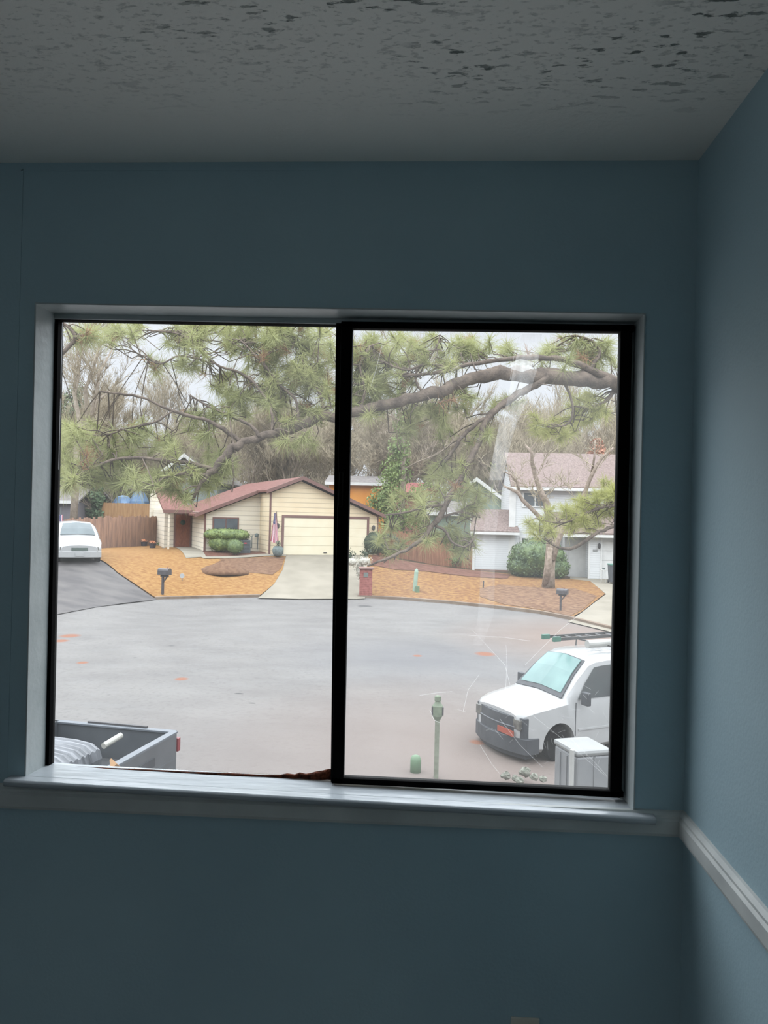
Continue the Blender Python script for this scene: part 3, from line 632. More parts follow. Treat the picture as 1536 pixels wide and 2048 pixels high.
MB().box(-.36, -.36, 1.35, .36, .36, 1.43).build('cap', mat('brick_cap', (150, 120, 112), .9), t, bevel=.01)
MB().box(-.11, -.315, .98, .11, -.30, 1.2).build('mail_door', mat('mail_door_grey', (120, 128, 122), .4), t)
bush('white_flowering_shrub', (q.x-.35, q.y+1.4, tz(q.x, q.y+1.4)), [(-.5, 0, 1.25, .45, .35, .3), (.15, 0, 1.3, .5, .35, .28), (-.1, .2, .9, .35, .3, .6)], 1100, .1, mat('pale_blossom', (238, 232, 220), .8, (214, 212, 196), 6, transl=.25), 'pale flowering shrub rising behind the brick mailbox pillar', 'shrub', 15, shell=.4, core=.6)
bush('leaning_green_shrub', (q.x-.55, q.y+2.6, tz(q.x, q.y+2.6)), [(-.5, 0, 1.2, .35, .3, .5), (.3, 0, 1.35, .4, .3, .35)], 700, .12, M_leafd, 'loose green shrub between garage door and brick pillar', 'shrub', 16, shell=.3, core=.3)
M_ped = mat('pale_green_plastic', (168, 196, 176), .5); M_pedd = mat('green_plastic', (108, 138, 104), .6)
q = G(829, 1184); t = empty('utility_marker', (q.x, q.y, tz(q.x, q.y))); tag(t, 'pale green utility marker post in the leafy lawn', 'utility post')
o = MB().lathe([(.10, -.1), (.10, 1.0), (.07, 1.12), (.02, 1.15)], n=10).build('post', M_ped, t, smooth=False); o.rotation_euler = (0, R(4), 0)
q = G(835, 1184); t2 = MB().box(-.1, -.1, -.05, .1, .1, .36).build('utility_box', M_pedd, loc=(q.x, q.y-.25, tz(q.x, q.y-.25)), bevel=.02); tag(t2, 'small dark green utility box at the foot of the marker post', 'utility box')
q = G(966, 1178); o = MB().tube([(0, 0, -.1), (.02, 0, .42)], .035).build('ground_stake', M_metal, loc=(q.x, q.y, tz(q.x, q.y))); tag(o, 'short dark stake in the leafy lawn before the white house', 'stake')
q = G(364, 1164); t = empty('yard_sign', (q.x, q.y, tz(q.x, q.y))); tag(t, 'tiny pale yard sign right of the dark mailbox on the straw lawn', 'sign')
MB().tube([(0, 0, -.1), (0, 0, .3)], .012).build('stake', M_stone, t); MB().lathe([(.12, -.01), (.12, .01)], n=8).build('face', mat('sign_grey', (190, 196, 198), .6), t, loc=(0, -.01, .3)).rotation_euler = (R(90), 0, 0)
# near post and pedestal at our own kerb
M_post = mat('weathered_post', (136, 142, 122), .8, (118, 122, 104), 12); 
q = SP(872, 1552); t = empty('garden_post', (q.x, q.y, q.z)); tag(t, 'weathered green-grey garden post with boxy head near the street', 'post')
MB().box(-.042, -.042, -.1, .042, .042, 1.05).build('pole', M_post, t)
MB().lathe([(.05, 1.02), (.095, 1.10), (.10, 1.28), (.06, 1.33), (.05, 1.36), (.06, 1.38), (.06, 1.45), (.03, 1.47)], n=10).build('head', mat('lichen_green', (128, 140, 116), .8, (108, 120, 98), 10), t)
MB().box(-.11, -.05, 1.12, -.08, .05, 1.26).build('side_box', M_metal, t); MB().box(.08, -.05, 1.12, .11, .05, 1.26).build('side_box', M_metal, t)
q = SP(831, 1541); o = MB().lathe([(.10, -.05), (.10, .20), (.075, .27), (.02, .29)], n=14).build('utility_hatch', M_pedd, loc=(q.x, q.y, q.z), smooth=True); tag(o, 'small round green utility housing left of the tall garden post', 'utility housing')

# ------------------------------------------------------------------ fences
def fence(name, a, b, h, m, label, wob=.06, bw=.14):
    A = Vector((a[0], a[1], 0)); B = Vector((b[0], b[1], 0)); L = (B-A).length; d = (B-A)/L; rg = random.Random(int(L*10))
    t = empty(name, (A.x, A.y, tz(A.x, A.y)), math.atan2(d.y, d.x)); z0 = tz(A.x, A.y); mb = MB(); k = 0
    while k*bw < L:
        x = k*bw; p = A+d*x; z = tz(p.x, p.y)-z0; hh = h*rg.uniform(1-wob, 1+wob*.3) if callable(h) is False else h(x/L)*rg.uniform(1-wob*.5, 1)
        off = rg.uniform(-.008, .008); mb.box(x+.004, off-.012, z-.08, x+bw-.006, off+.012, z+hh); k += 1
    mb.build('board_panel', m, t); r = MB()
    for zz in (.35, 1.5):
        r.hexa([(0, .02, zz), (L, .02, zz+tz(B.x, B.y)-z0), (0, .07, zz), (L, .07, zz+tz(B.x, B.y)-z0), (0, .02, zz+.09), (L, .02, zz+.09+tz(B.x, B.y)-z0), (0, .07, zz+.09), (L, .07, zz+.09+tz(B.x, B.y)-z0)])
    r.build('rail', m, t)
    for i in range(int(L/2.4)+1):
        p = A+d*min(i*2.4, L); z = tz(p.x, p.y)-z0; MB().box(i*2.4-.05, .07, z-.1, i*2.4+.05, .17, z+1.75).build('post', m, t)
    return tag(t, label, 'fence')
M_fenceL = mat('weathered_fence_board', (190, 152, 128), .9, (158, 128, 112), 2.2, stretch=(3, 1, .4))
M_fenceR = mat('brown_fence_board', (182, 134, 108), .9, (150, 108, 86), 2.2, stretch=(4, 1, .4))
M_fenceF = mat('tan_fence_board', (196, 156, 112), .9, (172, 132, 94), 2, stretch=(3, 1, .4))
q0 = P(60, 1100, 45); q1 = P(196, 1098, 45.5); q2 = P(321, 1090, 51)
fence('wood_fence', (q0.x, q0.y), (q1.x, q1.y), 1.98, M_fenceL, 'weathered board fence behind the white minivan')
fence('wood_fence', (q1.x, q1.y), (q2.x, q2.y), 2.0, M_fenceL, 'weathered board fence running from driveway to the yellow house porch')
q0 = P(185, 1060, 62); q1 = P(300, 1060, 60)
fence('wood_fence', (q0.x, q0.y), (q1.x, q1.y), 2.75, M_fenceF, 'tan board fence seen above the nearer weathered fence', .01)
q0 = P(757, 1112, 50.5); q1 = P(948, 1144, 47.6)
fence('wood_fence', (q0.x, q0.y), (q1.x, q1.y), 1.75, M_fenceR, 'brown picket fence between the yellow and white houses', .05, .11)

# ------------------------------------------------------------------ white house
M_wsid = mat('white_lap_siding', (240, 242, 242), .6, (232, 234, 234), 1, stripes=.13, sd=.74)
M_wpl = mat('white_house_trim', (244, 244, 240), .6)
M_groof = mat('taupe_shingle', (152, 134, 128), .9, (124, 108, 102), 9, bump=.4, bscale=20)
wh = empty('white_house', (2.5, WY, WB)); tag(wh, 'white two-storey sided house with taupe shingle roof at right', 'house')
def wx(px, Y=WY): return P(px, 1040, Y).x-2.5
x28 = wx(1028)
MB().prism([(0, -.5), (9, -.5), (9, 5.06), (4.5, 7.3), (0, 5.06)], x28, 16, 'x').build('main_wall', M_wsid, wh)
def mainroof():
    r = MB()
    for s in (0, 1):
        f = lambda v: v if s == 0 else 9-v
        r.hexa([(x28-.25, f(-.4), 4.95), (16.3, f(-.4), 4.95), (x28-.25, f(4.5), 7.35), (16.3, f(4.5), 7.35), (x28-.25, f(-.4), 5.12), (16.3, f(-.4), 5.12), (x28-.25, f(4.5), 7.52), (16.3, f(4.5), 7.52)])
    return r
mainroof().build('roof', M_groof, wh)
MB().box(x28-.25, -.45, 4.88, 16.3, -.38, 5.06).build('gutter', M_wpl, wh)
MB().box(x28-.3, -.06, -.2, x28+.08, -.01, 4.95).build('corner_board', M_wpl, wh)
# side wing
xw0 = wx(948); MB().box(xw0, -.05, -.5, x28+.02, 5, 2.3).build('wing_wall', M_wsid, wh)
MB().box(xw0-.05, -.1, -.4, xw0+.1, -.04, 2.3).build('corner_board', M_wpl, wh)
MB().hexa([(xw0-.25, -.45, 2.25), (x28+.3, -.45, 2.25), (xw0-.0, 1.5, 3.55), (x28+.02, 1.5, 3.55), (xw0-.25, -.45, 2.4), (x28+.3, -.45, 2.4), (xw0, 1.5, 3.7), (x28+.02, 1.5, 3.7)]).box(xw0, 1.5, 3.55, x28+.0, 5, 3.68).build('wing_roof', M_groof, wh)
MB().box(xw0-.25, -.5, 2.18, x28+.3, -.44, 2.33).build('gutter', M_wpl, wh)
MB().box(xw0, 1.5, 2.3, x28, 4.9, 3.56).build('wing_upper_wall', M_wsid, wh)
# foundation
MB().box(xw0, -.09, -.5, x28+4, -.045, .06).build('foundation', mat('foundation_brown', (150, 118, 104), .9), wh)
def hwin(par, x0, z0, x1, z1, y, n=2):
    f = MB().box(x0-.09, y-.06, z0-.09, x1+.09, y, z1+.09).build('window', M_wpl, par); wd = (x1-x0)/n
    for i in range(n): MB().box(x0+i*wd+.03, y-.075, z0, x0+(i+1)*wd-.03, y-.055, z1).build('pane', M_pane, f)
    return f
hwin(wh, wx(1046), 3.95, wx(1092), 4.72, 0)
hwin(wh, wx(1044), 1.05, wx(1072), 2.0, 0)
# front garage block
GY = 45.0-WY
g0 = wx(1180, 45); g1 = 16
MB().box(g0, GY, -.6, wx(1204, 45), 3, 2.35).build('pillar_wall', M_wsid, wh)
MB().box(g0-.05, GY-.03, -.5, g0+.05, GY+.04, 2.3).box(wx(1204, 45)-.05, GY-.03, -.5, wx(1204, 45)+.05, GY+.04, 2.3).build('corner_board', M_wpl, wh)
MB().box(wx(1204, 45), GY+.02, 2.0, g1, 3, 2.35).box(14, GY+.02, -.6, g1, 3, 2.0).build('garage_front_wall', M_wsid, wh)
gd = MB()
for i in range(4): gd.box(wx(1206, 45), GY+.12, -.2+i*.55, 14, GY+.18, -.2+(i+1)*.55-.015)
gd.build('garage_door', M_wpl, wh)
r0 = wx(1104, 45)
MB().hexa([(r0, GY-.45, 2.3), (g1+.3, GY-.45, 2.3), (r0+.2, GY+2.6, 3.75), (g1+.3, GY+2.6, 3.75), (r0, GY-.45, 2.46), (g1+.3, GY-.45, 2.46), (r0+.2, GY+2.6, 3.9), (g1+.3, GY+2.6, 3.9)]).build('garage_roof', M_groof, wh)
MB().box(r0, GY-.5, 2.2, g1+.3, GY-.44, 2.36).build('gutter', M_wpl, wh)
dd = MB().box(wx(1138, 46.2), -.95, -.2, wx(1172, 46.2), -.88, 2.0).build('front_door', M_wpl, wh)
MB().box(wx(1130, 46.2), -.88, -.5, wx(1180, 46.2), -.1, 2.3).build('entry_wall', M_wpl, wh)
lp = MB().lathe([(.04, -.15), (.08, -.1), (.09, .08), (.03, .16)], n=8).build('wall_lamp', M_metal, wh, loc=(wx(1199, 45), GY-.12, 1.72)); MB().box(-.02, 0, -.03, .02, .12, .03).build('bracket', M_metal, lp)
pl = MB().box(wx(1187, 45), GY-.025, 1.38, wx(1196, 45), GY-.005, 1.50).build('house_number_plate', mat('number_plate_grey', (160, 162, 160), .5), wh)
hwb = MB().box(10.5, .0, 0, 10.6, .1, .1)
# bins and bench by the garage
q = G(1224, 1168); t = empty('trash_bin', (q.x+.1, q.y, tz(q.x, q.y)+.03)); tag(t, 'dark wheeled trash bin with green lid at the white garage', 'trash bin')
MB().hexa([(-.25, -.28, .08), (.25, -.28, .08), (-.25, .2, .08), (.25, .2, .08), (-.3, -.34, 1.0), (.3, -.34, 1.0), (-.3, .3, 1.0), (.3, .3, 1.0)]).build('body', mat('bin_grey', (96, 100, 106), .5), t, bevel=.02)
MB().box(-.32, -.36, 1.0, .32, .34, 1.08).build('lid', mat('bin_lid_green', (96, 146, 130), .5), t, bevel=.02)
for s in (-1, 1): MB().lathe([(.1, -.03), (.1, .03)], n=12).build('wheel', M_metal, t, loc=(s*.26, .24, .1)).rotation_euler = (0, R(90), 0)
t = empty('white_planter_stand', (q.x-.45, q.y+.1, tz(q.x-.45, q.y+.1)+.03)); tag(t, 'thin white stand with a small pot beside the trash bin', 'plant stand')
for dx in (-.12, .12): MB().tube([(dx, 0, 0), (dx*.6, 0, .72)], .015).build('leg', M_wpl, t)
MB().box(-.14, -.1, .7, .14, .1, .73).build('top', M_wpl, t); MB().lathe([(.06, .73), (.09, .82)], n=10).build('pot', M_stone, t)
c = G(1080, 1160); c.z = tz(c.x, c.y)
bush('round_evergreen_bush', (c.x, c.y+1.2, c.z), [(0, 0, 1.15, 1.62, 1.4, 1.15), (-.75, -.1, .7, 1.0, 1.1, .72), (.85, -.1, .65, .95, 1.1, .7)], 1500, .14, mat('glossy_bush_leaf', (118, 142, 80), .45, (74, 100, 62), 2.2, transl=.15), 'large round evergreen bush before the white house', 'bush', 21, shell=.9, core=.93)
c = G(757, 1112); bush('dark_hedge_bush', (c.x, c.y, c.z), [(-.4, 0, .75, .75, .6, .75), (.5, .1, .7, .8, .6, .7)], 1400, .1, M_leafd, 'dark green bush against the right end of the yellow house', 'bush', 22)
c = G(910, 1134); bush('fence_shrub', (c.x, c.y-.3, c.z), [(0, 0, .45, .65, .45, .5)], 700, .12, M_leafm, 'thin green shrub growing against the brown picket fence', 'shrub', 23, shell=.2, core=.3)

# ------------------------------------------------------------------ far houses
M_sage = mat('sage_siding', (148, 168, 152), .7, (138, 158, 142), 1, stripes=.16, sd=.8)
M_blueg = mat('bluegrey_siding', (150, 160, 164), .7, (140, 150, 154), 1, stripes=.2, sd=.85)
M_froof = mat('grey_shingle', (150, 144, 140), .9, (128, 122, 120), 4)
def farhouse(name, pxc, Y, w_, h_, peak, ybot, m, label, roofm=M_froof, gable=True, depth=8, rz=0, trimm=None):
    p = P(pxc, ybot, Y); z = tz(p.x, p.y); t = empty(name, (p.x, p.y, z), rz); tag(t, label, 'house')
    H = h_-z; PK = peak-z
    if gable:
        MB().prism([(-w_/2, -.5), (w_/2, -.5), (w_/2, H), (0, PK), (-w_/2, H)], 0, depth).build('wall', m, t)
        sl = (PK-H)/(w_/2)
        for s in (-1, 1):
            e_ = s*(w_/2+.35); ze = H-sl*.35
            a = [(0, -.4, PK+.05), (e_, -.4, ze+.05), (0, depth+.3, PK+.05), (e_, depth+.3, ze+.05)]
            MB().hexa(a+[(x, y, zz+.14) for x, y, zz in a]).build('roof', roofm, t)
            a = [(0, -.46, PK-.12), (e_, -.46, ze-.12), (0, -.4, PK-.12), (e_, -.4, ze-.12)]
            MB().hexa(a+[(x, y, zz+.32) for x, y, zz in a]).build('rake_board', trimm or M_wpl, t)
    else:
        MB().box(-w_/2, 0, -.5, w_/2, depth, H).build('wall', m, t)
        a = [(-w_/2-.3, -.4, H), (w_/2+.3, -.4, H), (-w_/2-.3, depth/2, PK), (w_/2+.3, depth/2, PK)]
        b_ = [(-w_/2-.3, depth/2, PK), (w_/2+.3, depth/2, PK), (-w_/2-.3, depth+.4, H), (w_/2+.3, depth+.4, H)]
        MB().hexa(a+[(x, y, z_+.14) for x, y, z_ in a]).hexa(b_+[(x, y, z_+.14) for x, y, z_ in b_]).build('roof', roofm, t)
        MB().box(-w_/2-.3, -.46, H-.12, w_/2+.3, -.4, H+.12).build('fascia', trimm or M_wpl, t)
    return t, z
def zy(px, py, Y): return P(px, py, Y).z
t, z = farhouse('bluegrey_house', 368, 64, 5.5, zy(368, 962, 64), zy(368, 912, 64), 1030, M_blueg, 'pale blue-grey gabled house far behind the yellow house')
hwin(t, -1.1, zy(368, 955, 64)-z, 1.1, zy(368, 930, 64)-z, 0)
t, z = farhouse('sage_house', 950, 60, 5.6, zy(950, 1012, 60), zy(950, 960, 60), 1080, M_sage, 'sage green gabled house behind the white house side wing', depth=7)
hwin(t, -2.35, zy(890, 1040, 60)-z, -1.85, zy(890, 1030, 60)-z, 0, 1)
t, z = farhouse('sage_shed', 905, 55, 3.2, zy(905, 1028, 55), zy(905, 1005, 55), 1080, M_sage, 'low sage green outbuilding above the brown picket fence', gable=False, depth=3)
t, z = farhouse('orange_building', 712, 61, 4.4, zy(720, 968, 61), zy(720, 953, 61), 1040, mat('orange_wall_paint', (246, 168, 66), .7, (236, 150, 52), 1), 'bright orange building glimpsed over the yellow house roof', gable=False, depth=4)
t, z = farhouse('red_roofed_house', 806, 61, 2.6, zy(806, 988, 61), zy(806, 966, 61), 1040, mat('red_brick_wall', (180, 120, 110), .8, (168, 104, 96), 2), 'small red-roofed house behind the ivy-covered tree', mat('red_metal_roof', (190, 112, 108), .6, (170, 94, 92), 4, stretch=(3, 1, 1)), False, 4, 0, M_btrim)
t, z = farhouse('grey_roofed_house', 92, 60, 5.0, zy(130, 1004, 60), zy(110, 966, 60), 1060, mat('dim_wall', (120, 116, 122), .8), 'corner of a grey-roofed house at the far left edge', gable=False, depth=6)
t, z = farhouse('carport_shed', 215, 75, 7.0, zy(215, 974, 75), zy(215, 966, 75), 1050, mat('shed_dark', (118, 108, 98), .9, (92, 92, 80), .8), 'low brown outbuilding beyond the tan fence at left', mat('pale_metal_roof', (196, 184, 172), .6), False, 5)
# blue tarps beyond the tan fence
M_tarp = mat('blue_tarp', (140, 176, 214), .6, (110, 146, 190), 2)
rg = random.Random(6)
for px, py, w_, h_, lab in ((246, 1005, 1.9, 1.3, 'blue tarp heap beyond the tan fence, the left one'), (279, 1000, 1.7, 1.7, 'blue tarp heap beyond the tan fence, beside the yellow house chimney')):
    p = P(px, py, 66); zt = tz(p.x, p.y); H = p.z-zt+h_/2; mb = MB(); mb.lathe([(w_*.62, 0), (w_*.6, H*.4), (w_*.5, H*.75), (w_*.3, H*.95), (.05, H)], n=9)
    mb.v = [(x*rg.uniform(.85, 1.15), y*rg.uniform(.85, 1.15), z_) for x, y, z_ in mb.v]; tag(mb.build('tarp_covered_pile', M_tarp, loc=(p.x, p.y, zt)), lab, 'tarp pile', 'blue tarps behind the fence')
# second small flag at left edge
p = P(121, 1045, 43.5); t = empty('small_flag', (p.x, p.y, tz(p.x, p.y))); tag(t, 'small red and white flag on a pole above the white minivan', 'flag')
MB().tube([(0, 0, -.1), (0, 0, 2.6)], .02).build('pole', M_stone, t); f2 = flag_mesh('cloth', t, .2, .3, .9, M_flag); f2.location = (.05, -.05, p.z-tz(p.x, p.y)-.45)

ALB[0] = .36
# ------------------------------------------------------------------ vehicles
M_vwhite = mat('white_car_paint', (232, 233, 232), .3, (226, 227, 226), 2, coat=.5)
M_vglass = mat('vehicle_glass', (52, 66, 66), .08, (34, 44, 46), 3, spec=.9, coat=.6)
M_wshield = mat('windscreen_glass', (150, 196, 190), .25, (124, 170, 166), 1.2, spec=.4)
M_bumper = mat('grey_black_plastic', (84, 88, 94), .6, (70, 74, 80), 4)
M_tyre = mat('tyre_rubber', (34, 34, 35), .85); M_hub = mat('steel_hub', (150, 150, 150), .35, metal=.8)
M_lens = mat('headlight_lens', (150, 148, 140), .15, (110, 108, 104), 8); M_redl = mat('red_lens', (176, 50, 60), .3)
def loft(secs):
    """secs: list of (x, half-profile [(y,z)...] from bottom centre to top centre)"""
    mb = MB(); n = len(secs[0][1]); ring_n = 2*n-2
    for x, h in secs:
        full = [(y, z) for y, z in h]+[(-y, z) for y, z in reversed(h[1:-1])]
        mb.v += [(x if not isinstance(x, (list, tuple)) else x[0], y, z) for y, z in full]
    for i in range(len(secs)-1):
        for j in range(ring_n): a = i*ring_n+j; b = i*ring_n+(j+1) % ring_n; mb.f.append((a, b, b+ring_n, a+ring_n))
    mb.f.append(tuple(reversed(range(ring_n)))); k = (len(secs)-1)*ring_n; mb.f.append(tuple(range(k, k+ring_n))); return mb
def cut(o, cutters):
    """bake boolean cuts (wheel openings) into the mesh"""
    cs = []
    for c in cutters:
        k = c.build('cutter', M_tyre, o.parent); cs.append(k); md = o.modifiers.new('b', 'BOOLEAN'); md.operation = 'DIFFERENCE'; md.object = k; md.solver = 'EXACT'
    bpy.context.view_layer.update(); dg = bpy.context.evaluated_depsgraph_get(); me = bpy.data.meshes.new_from_object(o.evaluated_get(dg)); o.modifiers.clear(); o.data = me
    for k in cs: bpy.data.objects.remove(k)
def wheel(par, x, y, r, side):
    w_ = MB().lathe([(r*.7, -.11), (r*.95, -.1), (r, -.06), (r, .06), (r*.95, .1), (r*.7, .11)], n=24).build('wheel', M_tyre, par, loc=(x, y, r), smooth=False); w_.rotation_euler = (R(90)*side, 0, 0)
    MB().lathe([(r*.62, .0), (r*.62, .1), (r*.5, .105), (r*.45, .08), (r*.2, .09), (r*.15, .12)], n=18).build('hub_cap', M_hub, w_); return w_
def archcut(x, y0, y1, r):
    return MB().tube([(x, y0, .36), (x, y1, .36)], r, 24)
van = empty('white_work_van', (1.46, 16.2, -4.90), .53, .9); van.scale = (.9, .9, .99); tag(van, 'white work van with ladder on its roof, parked nose left', 'van')
def half(zb, w_, zs_, zbelt, wr, zr, wt, ztp, ztc): return [(0, zb), (w_-.1, zb), (w_, zs_), (w_+.015, (zs_+zbelt)/2), (w_, zbelt), (wr, zr), (wt, ztp), (0, ztc)]
vs_ = [(-.02, half(.4, .74, .45, .90, .70, .97, .5, 1.0, 1.01)), (.08, half(.3, .88, .38, .96, .80, 1.04, .58, 1.07, 1.09)), (.3, half(.24, .96, .32, 1.03, .87, 1.10, .62, 1.14, 1.16)), (.7, half(.2, .99, .3, 1.09, .90, 1.16, .66, 1.20, 1.23)),
       (1.15, half(.2, 1.0, .28, 1.15, .92, 1.23, .72, 1.27, 1.31)), (1.25, half(.2, 1.0, .28, 1.16, .91, 1.32, .72, 1.39, 1.43)), (1.6, half(.2, 1.0, .28, 1.17, .85, 1.62, .68, 1.70, 1.75)),
       (1.95, half(.2, 1.0, .28, 1.18, .80, 1.87, .64, 1.96, 2.01)), (2.15, half(.2, 1.0, .28, 1.18, .80, 1.93, .66, 2.02, 2.07)), (2.5, half(.2, 1.0, .28, 1.18, .81, 1.96, .68, 2.05, 2.10)),
       (5.4, half(.2, 1.0, .28, 1.18, .81, 1.96, .68, 2.05, 2.10)), (5.62, half(.4, .97, .5, 1.18, .79, 1.93, .66, 2.0, 2.04))]
vb = loft(vs_).build('body', M_vwhite, van)
cut(vb, [archcut(.98, -1.3, -.6, .44), archcut(.98, .6, 1.3, .44), archcut(4.4, -1.3, -.6, .44), archcut(4.4, .6, 1.3, .44)])
vb.data.polygons.foreach_set('use_smooth', [True]*len(vb.data.polygons)); vb.modifiers.new('es', 'EDGE_SPLIT').split_angle = R(32)
MB().box(.5, -.68, .3, 5.2, .68, .95).build('wheel_wells', M_tyre, van)
for x in (.98, 4.4):
    for s in (-1, 1): wheel(van, x, s*.86, .36, -1 if s > 0 else 1)
def offq(rows, off, name, m, par):
    """patch through a grid of points, pushed out along its normals and given thickness"""
    nr, nc = len(rows), len(rows[0]); P_ = [[Vector(p) for p in r] for r in rows]; vs = []; fs = []
    for layer in (off, off-.02):
        for i in range(nr):
            for j in range(nc):
                du = P_[i][min(j+1, nc-1)]-P_[i][max(j-1, 0)]; dv = P_[min(i+1, nr-1)][j]-P_[max(i-1, 0)][j]
                vs.append(P_[i][j]+du.cross(dv).normalized()*layer)
    K = nr*nc
    for i in range(nr-1):
        for j in range(nc-1): a = i*nc+j; fs += [(a, a+1, a+nc+1, a+nc), (K+a, K+a+nc, K+a+nc+1, K+a+1)]
    bd = [j for j in range(nc)]+[i*nc+nc-1 for i in range(1, nr)]+[(nr-1)*nc+j for j in range(nc-2, -1, -1)]+[i*nc for i in range(nr-2, 0, -1)]
    fs += [(bd[i], bd[(i+1) % len(bd)], K+bd[(i+1) % len(bd)], K+bd[i]) for i in range(len(bd))]
    return MB().add(vs, fs).build(name, m, par)
ws = [[(1.215, y*.74, 1.335+.045*(1-abs(y)) ) for y in (1, .5, 0, -.5, -1)], [(1.6, y*.66, 1.705+.04*(1-abs(y))) for y in (1, .5, 0, -.5, -1)], [(1.92, y*.60, 1.945+.05*(1-abs(y))) for y in (1, .5, 0, -.5, -1)]]
wsb = [[(1.13, y*.85, 1.26+.05*(1-abs(y))) for y in (1, .5, 0, -.5, -1)], [(1.6, y*.73, 1.69+.05*(1-abs(y))) for y in (1, .5, 0, -.5, -1)], [(1.965, y*.665, 1.955+.05*(1-abs(y))) for y in (1, .5, 0, -.5, -1)]]
offq(wsb, .018, 'windscreen_seal', M_bumper, van); offq(ws, .035, 'windscreen', M_wshield, van)
for s in (-1, 1):
    def sp_(x, z): yy = 1.0-(z-1.17)*(.2/.77); return (x, s*(yy+.006), z)
    rows = [[sp_(1.50, 1.24), sp_(2.0, 1.24), sp_(2.62, 1.24)], [sp_(1.78, 1.55), sp_(2.1, 1.55), sp_(2.62, 1.55)], [sp_(2.10, 1.84), sp_(2.3, 1.86), sp_(2.60, 1.87)]]
    if s > 0: rows = [r[::-1] for r in rows]
    offq(rows, .012, 'door_window', M_vglass, van)
    MB().box(1.42, s*1.012-.004, .5, 1.435, s*1.012+.004, 1.18).build('door_seam', M_bumper, van); MB().box(2.72, s*1.012-.004, .5, 2.735, s*1.012+.004, 1.85).build('door_seam', M_bumper, van)
    MB().box(2.5, s*1.02-.015, 1.02, 2.65, s*1.02+.015, 1.07).build('door_handle', M_bumper, van)
    mr = MB().box(1.55, s*1.05-.02 if s < 0 else 1.03, 1.2, 1.62, s*1.05+.02 if s < 0 else 1.07, 1.26).box(1.5, (-1.3 if s < 0 else 1.08), 1.15, 1.62, (-1.08 if s < 0 else 1.3), 1.42).build('wing_mirror', M_bumper, van, bevel=.02)
MB().box(1.5, -1.03, .60, 5.3, -1.005, .64).box(1.5, 1.005, .60, 5.3, 1.03, .64).build('side_moulding', M_vwhite, van)
def arc_panel(z0, z1, wd, x0, bulge, th, name, m, par, hz=0):
    rows0 = []; N = 8
    pts = [(x0+bulge*(y/wd)**2+0, y) for y in [wd*(-1+2*i/N) for i in range(N+1)]]
    mb = MB(); vs = []
    for z in (z0, z1):
        for (x, y) in pts: vs.append((x, y, z))
        for (x, y) in pts: vs.append((x+th, y, z))
    n = N+1; fs = []
    for i in range(N): fs += [(i, i+1, 2*n+i+1, 2*n+i), (n+i, 3*n+i, 3*n+i+1, n+i+1), (2*n+i, 2*n+i+1, 3*n+i+1, 3*n+i), (i, n+i, n+i+1, i+1)]
    fs += [(0, 2*n, 3*n, n), (n-1, 2*n-1, 4*n-1, 3*n-1)]
    return mb.add(vs, fs).build(name, m, par, bevel=.015)
grl = arc_panel(.52, .94, .93, -.10, .16, .12, 'grille', M_bumper, van)
arc_panel(.72, .75, .88, -.11, .13, .05, 'grille_bar', mat('grille_grey', (140, 144, 150), .4), grl)
arc_panel(.22, .54, 1.0, -.17, .24, .36, 'front_bumper', M_bumper, van)
arc_panel(.12, .24, .90, -.08, .2, .25, 'air_dam', mat('air_dam_black', (58, 62, 68), .7), van)
for s in (-1, 1):
    MB().box(-.03, s*.74-.12, .70, .06, s*.74+.12, .90).build('headlight', M_lens, van, bevel=.01)
MB().box(-.12, -.74, .56, -.085, -.16, .67).build('front_plate', mat('orange_red_plate', (214, 100, 72), .5), van)
# roof rack pieces stay with the van; ladder and tube rest on it
for x in (2.9, 4.6):
    MB().tube([(x, -.75, 1.98), (x, -.72, 2.2), (x, .72, 2.2), (x, .75, 1.98)], .02).build('roof_rack_bar', M_hub, van)
MB().tube([(2.3, -.35, 2.25), (5.0, -.35, 2.25)], .085, 14).build('conduit_tube', mat('white_pvc', (235, 235, 228), .4), van)
vm = Matrix.Translation((1.46, 16.2, -4.70)) @ Matrix.Rotation(.53, 4, 'Z') @ Matrix.Scale(.9, 4)
lp_ = vm @ Vector((1.75, .1, 2.29)); lad = empty('extension_ladder', lp_, .53, .9); tag(lad, 'silver extension ladder with green feet on the van roof', 'ladder')
for y in (0, .42): MB().box(0, y, 0, 4.2, y+.03, .07).build('rail', M_hub, lad)
for i in range(12): MB().tube([(.25+i*.33, .03, .035), (.25+i*.33, .42, .035)], .018, 6).build('rung', M_hub, lad)
for y in (0, .42): MB().box(-.1, y-.02, -.02, .12, y+.05, .1).build('foot', mat('green_rubber', (88, 150, 128), .6), lad, bevel=.01)

# pickup truck, seen from its rear corner, bed towards us
TA = R(171.2); trk = empty('grey_pickup_truck', (-3.91, 11.99, -4.82), TA, 1.045); tag(trk, 'dark grey pickup truck with open bed at the lower left', 'pickup truck')
M_tgrey = mat('truck_grey_paint', (112, 118, 124), .4, (100, 106, 112), 3, coat=.3); M_liner = mat('bed_liner', (104, 106, 110), .8, (86, 88, 92), 6, bump=.3)
M_railc = mat('bed_rail_cap', (146, 152, 160), .4, (128, 136, 144), 5)
